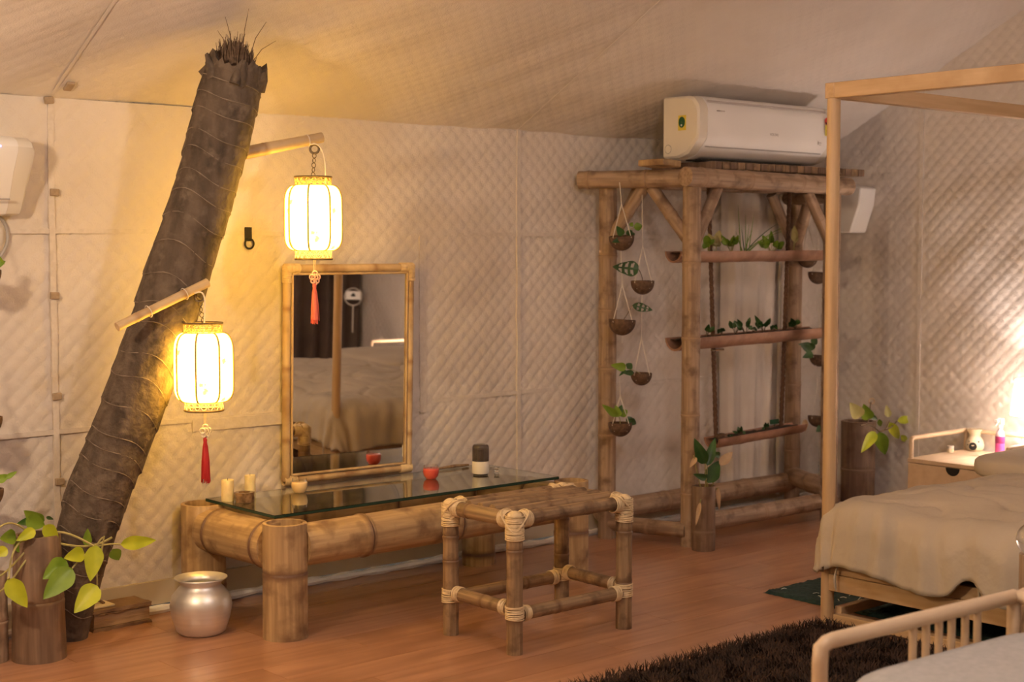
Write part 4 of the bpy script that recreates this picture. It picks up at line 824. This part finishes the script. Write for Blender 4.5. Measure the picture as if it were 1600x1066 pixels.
# stabiliser box on the end wall by the corner
q = [gx(1300, 284, 6.72), gx(1345, 293, 6.72), gx(1342, 320, 6.72), gx(1332, 364, 6.74), gx(1300, 364, 6.74)]
fr = [Vector((6.72, v.y, v.z)) for v in q]; bk = [Vector((6.862, v.y + (.0 if i in (0, 4) else .0), v.z)) for i, v in enumerate(q)]
MB().rings([fr, bk]).build('stabiliser_box', M_white, None, smooth=20, bevel=.008); tag(bpy.data.objects['stabiliser_box'], 'small white tapered voltage stabiliser box on the end wall near the corner', 'electrical box')
# ------------------------------------------------------------------ two more bamboo planters
b2 = gz(1101, 862, 0) + Vector((.025, .03, 0)); bamboo_planter(b2, .30, .054, M_pot_bam, 'slim bamboo planter holding a lily at the front rack post', [.09])
Yl = b2.y; o = thing('peace_lily', b2 + UZ * .27, 'drooping peace lily with dark leaves and dry cream spathe in the slim planter', 'plant')
for a, b, wd, mt in (((1102, 725), (1086, 688), 20, M_leafd), ((1105, 728), (1118, 683), 16, M_leafd), ((1106, 755), (1124, 718), 24, M_leafd), ((1104, 748), (1086, 742), 11, M_leafd), ((1124, 727), (1147, 704), 15, M_dry), ((1125, 712), (1113, 708), 10, M_leafd), ((1094, 785), (1087, 822), 7, M_dry), ((1122, 762), (1124, 800), 7, M_dry), ((1088, 715), (1078, 730), 8, M_dry)): pleaf(o, a, b, wd, Yl - .045, mt, fold=.3)
for a, b in (((1103, 775), (1102, 725)), ((1105, 775), (1105, 728)), ((1106, 775), (1106, 755)), ((1100, 775), (1104, 748)), ((1108, 775), (1124, 727)), ((1098, 775), (1084, 712)), ((1108, 775), (1122, 762)), ((1098, 775), (1094, 785))): stem(o, [gy(*a, Yl), gy((a[0] + b[0]) / 2 - 1, (a[1] + b[1]) / 2, Yl - .02), gy(*b, Yl - .045)], .0026, M_stem)
b3 = Vector((6.66, 4.93, 0)); b3.x = gy(1340, 700, 4.9).x - .13; b3.y = 4.76; b3.x = gy(1341, 700, 4.76).x
hb = gy(1341, 658, 4.76).z
bamboo_planter(b3, hb, .088, M_pot_bam, 'tall broken-edged bamboo planter in the corner behind the bed post', [.22], r2=.092)
o = thing('broadleaf_plant', b3 + UZ * (hb - .04), 'plant with broad yellow-green leaves in the tall corner planter', 'plant'); Yq = 4.60
for a, b, wd, mt in (((1374, 675), (1384, 714), 22, M_leafm), ((1368, 675), (1348, 704), 17, M_leafy), ((1390, 660), (1408, 692), 16, M_leafy), ((1402, 658), (1432, 653), 13, M_leafy), ((1389, 652), (1385, 634), 11, M_leafp), ((1358, 656), (1350, 634), 20, M_leafm), ((1345, 652), (1330, 632), 22, M_leafp), ((1374, 655), (1376, 670), 8, M_leafm), ((1350, 640), (1362, 655), 16, M_leafm), ((1408, 680), (1420, 694), 10, M_leafy), ((1360, 650), (1372, 656), 8, M_leafd)): pleaf(o, a, b, wd, Yq, mt, dY=random.uniform(-.03, .03))
for pts in ([(1345, 665), (1356, 660), (1368, 668), (1374, 675)], [(1374, 675), (1385, 675), (1386, 662), (1390, 658)], [(1352, 664), (1360, 660), (1358, 642), (1361, 628)], [(1374, 674), (1395, 672), (1398, 660), (1402, 658)]): stem(o, [gy(x, y, Yq) for x, y in pts], .0035, M_stemd)
MB().ring(gy(1362, 627, Yq), (.66, .75, 0), .014, .003, 14, 5).build('dry_bloom', M_dry, o)
# ------------------------------------------------------------------ canopy bed
BX0, BX1, BY1, BY0 = 4.52, 6.70, 3.37, 1.62
bed = thing('canopy_bed', (BX0, BY1, 0), 'light oak four-poster canopy bed with slender round posts', 'bed')
PH = 2.0
for X in (BX0, BX1):
    for Y in (BY0, BY1):
        MB().tube([(X, Y, 0), (X, Y, .9), (X, Y, PH - .055)], .0245, 20).build('post', M_woodz, bed, Matrix.Identity(4))
for Y in (BY0, BY1): MB().box(((BX0 + BX1) / 2, Y, PH - .028), (BX1 - BX0 + .05, .036, .056)).build('canopy_rail', M_wood, bed, bevel=.003)
for X in (BX0, BX1): MB().box((X, (BY0 + BY1) / 2, PH - .0275), (.045, BY1 - BY0 + .05, .057)).build('canopy_rail', M_woody, bed, bevel=.003)
for Y in (BY0, BY1): MB().box(((BX0 + BX1) / 2, Y, .185), (BX1 - BX0, .032, .11)).build('side_rail', M_wood, bed, bevel=.003)
for X in (BX0, BX1):
    MB().box((X, (BY0 + BY1) / 2, .158), (.034, BY1 - BY0, .062)).build('end_rail', M_woody, bed, bevel=.003); MB().box((X + .004, (BY0 + BY1) / 2, .215), (.03, BY1 - BY0, .05)).build('end_rail', M_woody, bed, bevel=.003)
for Y in (BY0 + .03, BY1 - .03): MB().box(((BX0 + BX1) / 2, Y, .045), (BX1 - BX0 - .05, .03, .035)).build('floor_runner', M_wood, bed, bevel=.003)
for X in (BX0 + .02, BX1): MB().box((X, (BY0 + BY1) / 2, .022), (.04, BY1 - BY0 - .05, .03)).build('floor_runner', M_woody, bed, bevel=.003)
for k in range(10): MB().box((BX0 + .12 + k * .215, (BY0 + BY1) / 2, .215), (.07, BY1 - BY0 - .04, .016)).build('slat', M_woody, bed, bevel=.002)
mat_ = MB().box(((BX0 + BX1) / 2 + .02, (BY0 + BY1) / 2, .325), (BX1 - BX0 - .12, BY1 - BY0 - .08, .20)).build('mattress', M_maroon, None, bevel=.04); tag(mat_, 'dark maroon mattress lying in the canopy bed frame', 'mattress')
# duvet: cloth rolled over the mattress edges, gathered along its hem
def drape(nm, x0, x1, y0, y1, top, R, ov, wr, mat, parent=None, seed=0, dome=.06, hemw=.02):
    rs = np.random.RandomState(seed); st = .016
    us = np.arange(-ov['x0'], (x1 - x0) + ov['x1'] + st, st); vsn = np.arange(-ov['y0'], (y1 - y0) + ov['y1'] + st, st); Lx, Ly = x1 - x0, y1 - y0
    waves = [(rs.normal(0, 7), rs.normal(0, 7), rs.rand() * 6.28, rs.uniform(.4, 1)) for _ in range(14)]
    V = []; D0 = []
    for u in us:
        for v in vsn:
            iu, iv = min(max(u, 0), Lx), min(max(v, 0), Ly); du, dv_ = u - iu, v - iv; d = math.hypot(du, dv_); d0_ = d; D0.append(d)
            nx, ny = (du / d0_, dv_ / d0_) if d > 1e-6 else (0, 0)
            tx = 1 - abs(2 * iu / Lx - 1) ** 3.5; ty = 1 - abs(2 * iv / Ly - 1) ** 3.5
            zt = top + dome * (max(tx, 0) * max(ty, 0)) ** .7
            e = min(iu, Lx - iu, iv, Ly - iv)
            z = zt; ox = 0
            if d > 0:
                a = d / R
                if a < math.pi / 2: ox = R * math.sin(a); z = zt - R * (1 - math.cos(a))
                else: ox = R + .10 * (d - R * math.pi / 2); z = zt - R - (d - R * math.pi / 2)
            wv = sum(am * math.sin(kx * u + ky * v + p_) for kx, ky, p_, am in waves) / 6
            ed = max(0, 1 - e / .5)
            par = u if abs(dv_) > abs(du) else v
            fold = math.sin(par * 17 + 2 * math.sin(par * 5)) * .5 + math.sin(par * 41 + 3 * wv) * .3
            ox += (hemw * fold * min(1, d / (R * 1.2)) if d > 0 else 0) + (.006 * math.sin(par * 63 + 4 * wv) * min(1, d / R) if d > 0 else 0)
            nz = NZZ.fractal(Vector((u * 3.1, v * 2.2, seed)), 1.0, 2.0, 4); rz_ = abs(NZZ.noise(Vector((u * 5 + v * 2, v * 4 - u * 2, 9.1)))) ; z += .018 * nz - .018 * (max(0, .12 - rz_) / .12) ** 1.5 * (1 if d == 0 else .3)
            ox += .010 * nz if d > R * .5 else 0
            z += wr * wv + (.010 * fold * ed ** 2 if d == 0 else .006 * fold)
            z -= .02 * math.sin(par * 6.1 + 1.3) * min(1, d / R) if d > 0 else 0
            if u < 0: z += .085 * math.exp(-((y0 + v - 2.74) / .07) ** 2) * min(1, d / .22) ** 2
            V.append((x0 + iu + nx * ox, y0 + iv + ny * ox, z))
    n = len(vsn); F = [(i * n + j, (i + 1) * n + j, (i + 1) * n + j + 1, i * n + j + 1) for i in range(len(us) - 1) for j in range(n - 1)]
    F = [q for q in F if max(D0[k] for k in q) < ov['x0'] + .016]
    mb = MB().add(V, F); o = mb.build(nm, mat, parent, smooth=180)
    s = o.modifiers.new('solid', 'SOLIDIFY'); s.thickness = .012; s.offset = -1
    return o
duv = drape('duvet', BX0 + .075, BX1 - .18, BY0 + .07, BY1 - .07, .462, .135, {'x0': .33, 'x1': .05, 'y0': .33, 'y1': .33}, .010, M_linen, seed=4, dome=.06)
tag(duv, 'beige linen duvet draped over the canopy bed with wrinkled hem', 'duvet')
for k, (px, py, ln) in enumerate([(1307, 892, .075), (1533, 905, .09)]):
    p = gx(px, py, BX0 - .035); MB().tube(bez([p + UZ * .03 + Vector((.02, 0, 0)), p + Vector((-.012, 0, 0)), p - UZ * ln * .5 + Vector((-.008, .008, 0)), p - UZ * ln], 8), [.004, .005, .004, .005, .006, .005, .006, .003], 6).build('tie_ribbon', M_linen, duv)
# ------------------------------------------------------------------ bedside tables
def nightstand(X0, X1, Y0, Y1, zt, label):
    o = thing('nightstand', ((X0 + X1) / 2, (Y0 + Y1) / 2, 0), label, 'nightstand', None)
    MB().box(((X0 + X1) / 2, (Y0 + Y1) / 2, zt - .01), (X1 - X0, Y1 - Y0, .02)).build('top_board', M_beech, o, bevel=.002)
    MB().box(((X0 + X1) / 2 + .012, (Y0 + Y1) / 2, (zt - .02 + .06) / 2), (X1 - X0 - .024, Y1 - Y0, zt - .08)).build('carcass', M_beech, o, bevel=.002)
    fh = zt - .085; d = MB().box((X0 + .006, (Y0 + Y1) / 2, .062 + fh / 2), (.014, Y1 - Y0 - .006, fh)).build('drawer_front', M_beech, o, bevel=.002)
    mb = MB(); n = 14; yc = (Y0 + Y1) / 2 + .02; ztp = .062 + fh
    pr_ = [(yc + .038 * math.cos(t), ztp - .038 * math.sin(t)) for t in np.linspace(0, math.pi, n)]
    mb.rings([[Vector((X0 - .0035, y, z)) for y, z in pr_], [Vector((X0 + .0, y, z)) for y, z in pr_]]).build('finger_cutout', M_black, d, label='black half-round finger cutout')
    for X, Y in ((X0 + .03, Y0 + .03), (X0 + .03, Y1 - .03), (X1 - .03, Y0 + .03), (X1 - .03, Y1 - .03)): MB().tube([(X, Y, 0), (X, Y, .065)], .014, 12).build('leg', M_beech, o)
    rz = zt + .10
    for Y in (Y0 + .012, Y1 - .012):
        MB().tube([(X0 + .012, Y, zt), (X0 + .012, Y, rz - .012), (X0 + .016, Y, rz - .003), (X0 + .03, Y, rz), (X1 - .03, Y, rz), (X1 - .014, Y, rz)], .0115, 10).build('side_rail', M_beech, o)
    MB().tube([(X1 - .014, Y0 + .012, rz), (X1 - .014, Y1 - .012, rz)], .0115, 10).build('back_rail', M_beech, o)
    for Y in (Y0 + .012, Y1 - .012): MB().tube([(X1 - .014, Y, zt), (X1 - .014, Y, rz)], .0115, 10).build('rail_post', M_beech, o)
    for k in range(1, 6):
        Y = Y0 + .012 + k * .042; MB().tube([(X1 - .014, Y, zt), (X1 - .014, Y, rz)], .0065, 8).build('spindle', M_beech, o)
    return o
NZ = .36; nightstand(6.315, 6.83, 3.685, 4.235, NZ, 'pale beech nightstand with low rails and black drawer cutout beside the bed')
nightstand(6.315, 6.83, .66, 1.2, NZ, 'pale beech nightstand on the bed side next to the brown curtain')
def on_ns(px, py): return gz(px, py, NZ + .0005)
p = on_ns(1523, 704); o = thing('oil_burner', p, 'cream ceramic oil burner with round opening on the nightstand', 'oil burner')
MB().lathe([(.001, .0), (.034, 0), (.044, .012), (.047, .03), (.042, .052), (.03, .07), (.027, .078), (.034, .096), (.042, .112), (.039, .112), (.028, .094), (.001, .086)], p, 30).build('vessel', M_ceram, o, smooth=60)
vd = (CAM - p); vd.z = 0; vd.normalize(); vd = (vd + Vector((_r.x, _r.y, 0)) * -.25).normalized(); sdv = Vector((-vd.y, vd.x, 0))
MB().lathe([(.001, .002), (.020, .001), (.021, -.012)], (0, 0, 0), 20).build('opening', M_black, o, Matrix(((sdv.x, 0, vd.x, p.x + vd.x * .0445), (sdv.y, 0, vd.y, p.y + vd.y * .0445), (0, 1, 0, p.z + .026), (0, 0, 0, 1))), label='dark round opening')
for dy, dz in ((.022, .05), (.030, .032), (-.03, .05)):
    q = p + vd * .040 * .9 + sdv * -dy * .9 + UZ * dz; MB().lathe([(.004 * math.sin(a), .004 * math.cos(a)) for a in np.linspace(.1, 3, 6)], q, 8).build('vent_hole', M_black, o)
p = on_ns(1485, 707); o = thing('balm_jar', p, 'tiny pale jar with silver lid on the nightstand', 'jar'); MB().lathe([(.016, 0), (.017, .004), (.017, .018), (.015, .02)], p, 20, (True, True)).build('jar_body', M_ceram, o); MB().lathe([(.0175, .02), (.0178, .033), (.016, .035)], p, 20, (True, True)).build('jar_lid', M_alu, o)
p = on_ns(1562, 716); o = thing('spray_bottle', p, 'clear spray bottle of pink liquid with white trigger on the nightstand', 'bottle')
MB().lathe([(.001, 0), (.021, 0), (.022, .004), (.022, .115), (.019, .130), (.010, .142), (.010, .15)], p, 22).build('bottle_body', M_clearp, o, smooth=60)
MB().lathe([(.0222, .02), (.0226, .021), (.0226, .085), (.0222, .086)], p, 22).build('liquid', M_pink, o, smooth=60); MB().lathe([(.0228, .075), (.0232, .076), (.0232, .108), (.0228, .109)], p, 22).build('bottle_label', M_mag, o)
MB().lathe([(.012, .148), (.013, .165), (.010, .168)], p, 16, (True, True)).box(p + UZ * .182, (.024, .03, .03)).box(p + UZ * .186 + vd * -.0 - _r * .016, (.022, .02, .014)).tube([p + UZ * .176 - _r * .012, p + UZ * .16 - _r * .024], .004, 6).build('trigger_head', M_white, o, bevel=.004)
# table lamp
LX = 6.67; lp = gx(1618, 650, LX); LY = lp.y; zs0, zs1 = lp.z, gx(1618, 593, LX).z
o = thing('table_lamp', (LX, LY, NZ), 'white drum-shaded table lamp glowing on the nightstand', 'lamp')
MB().lathe([(.001, 0), (.05, 0), (.05, .012), (.014, .02), (.012, .05), (.03, .09), (.032, .12), (.012, .16), (.008, zs0 - NZ + .06)], (LX, LY, NZ + .0005), 24, (True, True)).build('lamp_base', M_ceram, o, smooth=60)
MB().lathe([(.118, zs0), (.097, zs1), (.0955, zs1), (.1165, zs0)], (LX, LY, 0), 40).build('shade', M_shade, o, smooth=180)
for rr, zz in ((.118, zs0), (.0965, zs1)): MB().ring((LX, LY, zz), UZ, rr, .0016, 40, 5).build('shade_wire', M_metal, o)
MB().lathe([(.018 * math.sin(a), .018 * math.cos(a)) for a in np.linspace(.1, 3, 8)], (LX, LY, zs0 + .09), 12).build('bulb', emit('bulb_white', BED_C, 30, (1, 1, 1)), o)
lamp('table_lamp_light', Vector((LX, LY, zs0 + .09)), BED_W, BED_C, .025, o)
# unseen twin lamp on the far nightstand, added for fill
q = Vector((6.67, 1.02, NZ)); o = thing('table_lamp', q, 'added white drum-shaded fill lamp on the nightstand next to the brown curtain', 'lamp')
MB().lathe([(.001, 0), (.05, 0), (.05, .012), (.014, .02), (.012, .05), (.03, .09), (.032, .12), (.012, .16), (.008, zs0 - NZ + .06)], q, 24, (True, True)).build('lamp_base', M_ceram, o, smooth=60)
MB().lathe([(.118, zs0), (.097, zs1), (.0955, zs1), (.1165, zs0)], (q.x, q.y, 0), 40).build('shade', M_shade, o, smooth=180)
lamp('table_lamp_light', Vector((q.x, q.y, zs0 + .09)), BED2_FILL_W, BED_C, .025, o)
# brown curtain partition that the mirror shows, with a white card on a ring
mb = MB(); rw = []
for z in (0.02, .6, 1.2, 1.8, 2.4, roof_z(-.42) - .02): rw.append([Vector((5.3 + 1.55 * j / 120, -.42 + .045 * math.sin(j * .55 + .5 * math.sin(j * .13)) * (1.1 - .15 * z), z)) for j in range(121)])
mb.rings(rw, closed=False).build('brown_curtain', M_curt, None, smooth=180); tag(bpy.data.objects['brown_curtain'], 'dark brown pleated curtain partition reflected in the bamboo mirror', 'curtain')
cq = Vector((6.73, -.33, .72)); o = thing('ring_ornament', cq - UZ * .3, 'white card with black spade mark in a thin ring hanging before the brown curtain', 'ornament'); od = Vector((.49, -.87, 0)); os_ = Vector((.87, .49, 0))
MB().ring(cq, od, .072, .004, 28, 6).build('ring', M_string, o); MB().box(cq + UZ * .012, (.125, .004, .07), Matrix(((os_.x, -od.x, 0), (os_.y, -od.y, 0), (0, 0, 1)))).build('card', M_white, o)
mb = MB()
for dx, dz, r_ in ((0, .022, .010), (-.008, .012, .011), (.008, .012, .011), (0, .014, .012)): mb.lathe([(r_ * math.sin(a), r_ * math.cos(a)) for a in np.linspace(.1, 3.04, 8)], cq - od * .003 + os_ * dx + UZ * dz, 10)
mb.build('spade_mark', M_black, o); MB().tube([cq - UZ * .072, cq - UZ * .3], .004, 6).build('cord', M_string, o); MB().tube([cq + UZ * .072, cq + UZ * 1.2], .0015, 4).build('hanging_thread', M_strap, o)
# ------------------------------------------------------------------ rugs
def rug_outline(x, y, x0, x1, y0, y1, r):
    cx, cy = min(max(x, x0 + r), x1 - r), min(max(y, y0 + r), y1 - r); return math.hypot(x - cx, y - cy) <= r
rug = thing('shag_rug', (3.4, 2.6, 0), 'thick dark brown shaggy rug beside the foot of the bed', 'rug')
RX0, RX1, RY0, RY1 = 2.55, 4.46, 1.55, 3.37
MB().box(((RX0 + RX1) / 2, (RY0 + RY1) / 2, .005), (RX1 - RX0 - .03, RY1 - RY0 - .03, .01)).build('backing', M_shag, rug, bevel=.004)
rs = np.random.RandomState(5); N = 52000; X = rs.uniform(RX0, RX1, N); Y = rs.uniform(RY0, RY1, N)
kp = [(x, y) for x, y in zip(X, Y) if rug_outline(x, y, RX0, RX1, RY0, RY1, .05)]
V = np.zeros((len(kp) * 5, 3)); base = np.array([(x, y, .006) for x, y in kp]); n_ = len(kp)
cl = np.sin(base[:, 0] * 31 + 2 * np.sin(base[:, 1] * 17)) * .5 + np.sin(base[:, 1] * 37 + 1.5 * np.sin(base[:, 0] * 23)) * .5
th = rs.uniform(0, 6.28, n_) * .6 + cl * 2.5; ln = rs.uniform(.028, .05, n_); lean = rs.uniform(.2, .85, n_); wd = np.stack([-np.sin(th), np.cos(th), 0 * th], 1) * .0022
dirv = np.stack([np.cos(th) * lean, np.sin(th) * lean, np.ones(n_)], 1); dirv /= np.linalg.norm(dirv, axis=1)[:, None]
mid = base + dirv * (ln * .55)[:, None]; tip = base + dirv * ln[:, None] + np.stack([np.cos(th), np.sin(th), -1.1 * np.ones(n_)], 1) * (ln * .14)[:, None]
V[0::5] = base - wd; V[1::5] = base + wd; V[2::5] = mid + wd * .8; V[3::5] = mid - wd * .8; V[4::5] = tip
me = bpy.data.meshes.new('pile'); F = []
me.vertices.add(len(V)); me.vertices.foreach_set('co', V.ravel()); b5 = np.arange(n_) * 5
tri = np.stack([b5, b5 + 1, b5 + 2, b5, b5 + 2, b5 + 3, b5 + 3, b5 + 2, b5 + 4], 1).reshape(-1, 3)
me.loops.add(tri.size); me.loops.foreach_set('vertex_index', tri.ravel().astype(np.int32)); me.polygons.add(len(tri)); me.polygons.foreach_set('loop_start', np.arange(0, tri.size, 3, dtype=np.int32)); me.update(calc_edges=True)
finish(me, 'pile', M_shag, rug, smooth=0, kind='stuff')
tc_ = gz(1192, 927, 0); teal = thing('teal_rug', (5.2, 3.3, 0), 'dark teal low-pile rug with white stitches half under the bed', 'rug')
TX0, TX1, TY0, TY1 = tc_.x, 5.9, 2.75, tc_.y
mb = MB(); nx, ny = 100, 90; V = []
for i in range(nx + 1):
    for j in range(ny + 1):
        ed = i in (0, nx) or j in (0, ny); V.append((TX0 + (TX1 - TX0) * i / nx + random.uniform(-.003, .003), TY0 + (TY1 - TY0) * j / ny + random.uniform(-.003, .003), .001 if ed else .011 + random.uniform(-.003, .004)))
mb.add(V, [(i * (ny + 1) + j, (i + 1) * (ny + 1) + j, (i + 1) * (ny + 1) + j + 1, i * (ny + 1) + j + 1) for i in range(nx) for j in range(ny)]); mb.build('pile', M_teal, teal, smooth=180)
for k in range(46):
    x, y = random.uniform(TX0 + .05, TX0 + .7), random.uniform(TY1 - .75, TY1 - .04); a = random.uniform(0, 3.1); MB().tube([(x, y, .014), (x + .012 * math.cos(a), y + .012 * math.sin(a), .017), (x + .026 * math.cos(a), y + .026 * math.sin(a), .014)], .0016, 4).build('stitch', M_thread, teal)
for k in range(12):
    f = k / 11; q = gz(1333 + 17 * f, 949 - 20 * f, .016); MB().tube([q - UX * .006, q + UZ * .003, q + UX * .007], .003, 5).build('stitch', M_thread, teal)
# ------------------------------------------------------------------ armchair in the foreground
AZ = .5; a0 = gz(1287, 1004, AZ); a1 = gz(1585, 932, AZ); ach = thing('spindle_armchair', Vector((3.1, 1.65, 0)), 'light wood armchair with spindle sides and grey cushions on the shag rug', 'armchair')
ax_ = (a1 - a0).normalized(); ay_ = Vector((ax_.y, -ax_.x, 0)); WC = .68
for sgn in (0, 1):
    o0, o1 = a0 + ay_ * WC * sgn, a1 + ay_ * WC * sgn; r = .0185
    g0 = Vector((o0.x - ax_.x * .012, o0.y - ax_.y * .012, .012)); pts = [g0, g0.lerp(o0 - ax_ * .012, .9), o0 - UZ * .012 - ax_ * .009, o0 + ax_ * .012 - UZ * .002, o0 + ax_ * .03, o0.lerp(o1, .5), o1]
    MB().tube(pts, r, 14).build('arm_frame', M_beech, ach, smooth=60)
    MB().tube([Vector((o1.x, o1.y, .012)), o1, o1 + UZ * (.30 if sgn else .0) + ax_ * .05], [r, r, r * .9], 14).build('back_leg', M_beech, ach)
    lo0, lo1 = o0.copy(), o1.copy(); lo0.z = lo1.z = .23; MB().tube([lo0, lo1], .015, 12).build('seat_rail', M_beech, ach)
    for px in (1421, 1443, 1465, 1487, 1511, 1533):
        f = (px - 1287) / (1585 - 1287); f = f * .93 + .02; q = o0.lerp(o1, f); MB().tube([Vector((q.x, q.y, .23)), q], .0098, 10).build('spindle', M_beech, ach)
for z, e0, e1 in ((.23, a0, a0 + ay_ * WC), (.23, a1, a1 + ay_ * WC), (AZ, a1, a1 + ay_ * WC)): MB().tube([Vector((e0.x, e0.y, z)), Vector((e1.x, e1.y, z))], .0165, 12).build('cross_rail', M_beech, ach)
def cushion(c, ex_, ey_, ez, hx, hy, hz, name, parent, mt=None, pw=.22):
    V, F = [], []; N = 18; idx = {}
    mb = MB(); rg = []
    for i in range(N + 1):
        t = math.pi * (i / N - .5); rr = []
        for j in range(40):
            a = 2 * math.pi * j / 40; sx = lambda v, p: math.copysign(abs(v) ** p, v)
            rr.append(c + ex_ * hx * sx(math.cos(a), pw) * abs(math.cos(t)) ** pw + ey_ * hy * sx(math.sin(a), pw) * abs(math.cos(t)) ** pw + ez * hz * sx(math.sin(t), .5))
        rg.append(rr)
    return mb.rings(rg).build(name, mt or M_greyf, parent, smooth=180)
cc = (a0 + a1) / 2 + ay_ * WC / 2
cushion(Vector((cc.x, cc.y, .345)) + ax_ * .01, ax_, ay_, UZ, .37, WC / 2 - .025, .095, 'seat_cushion', ach)
bz = Vector((ax_.x * -.9, ax_.y * -.9, .25)).normalized(); upb = (UZ + ax_ * .25).normalized()
cushion(Vector((cc.x, cc.y, .57)) + ax_ * (.28) + ay_ * .06, ay_, upb, bz, WC / 2 - .10, .16, .06, 'back_cushion', ach)
for (c_, lb) in (((5.70, 2.94, .505), 'plump beige linen pillow on the bed side facing the bamboo rack'), ((5.70, 2.08, .505), 'plump beige linen pillow on the bed side away from the rack')):
    o = cushion(Vector(c_), UX, Vector((0, 1, 0)), UZ, .32, .43, .055, 'pillow', None, M_linen, .42); tag(o, lb, 'pillow', 'pillows on the canopy bed')
# glass-topped wooden stand at the right edge
p = gy(1618, 848, 2.35); p.z = 0; o = thing('wooden_candle_stand', p, 'brown wooden stand topped by a clear glass globe by the bed foot', 'candle stand')
zt_ = gy(1618, 866, 2.35).z; culm('stand_post', p, Vector((p.x, p.y, zt_)), .047, M_bamr, o, [.2], n=24)
R = .058; MB().lathe([(.03, 0.0)] + [(R * math.sin(a), .043 - R * math.cos(a) * .95) for a in np.linspace(.7, 2.65, 12)], (p.x, p.y, zt_ + .002), 26).build('glass_globe', M_cglass, o, smooth=180)
MB().lathe([(.001, .0), (.022, 0), (.022, .02), (.001, .022)], (p.x, p.y, zt_ + .006), 16).build('candle', M_wax, o)
for o in list(bpy.data.objects):
    if o.type == 'MESH' and o.parent is None and 'kind' not in o.keys() and 'label' not in o.keys(): print('UNLABELLED', o.name)
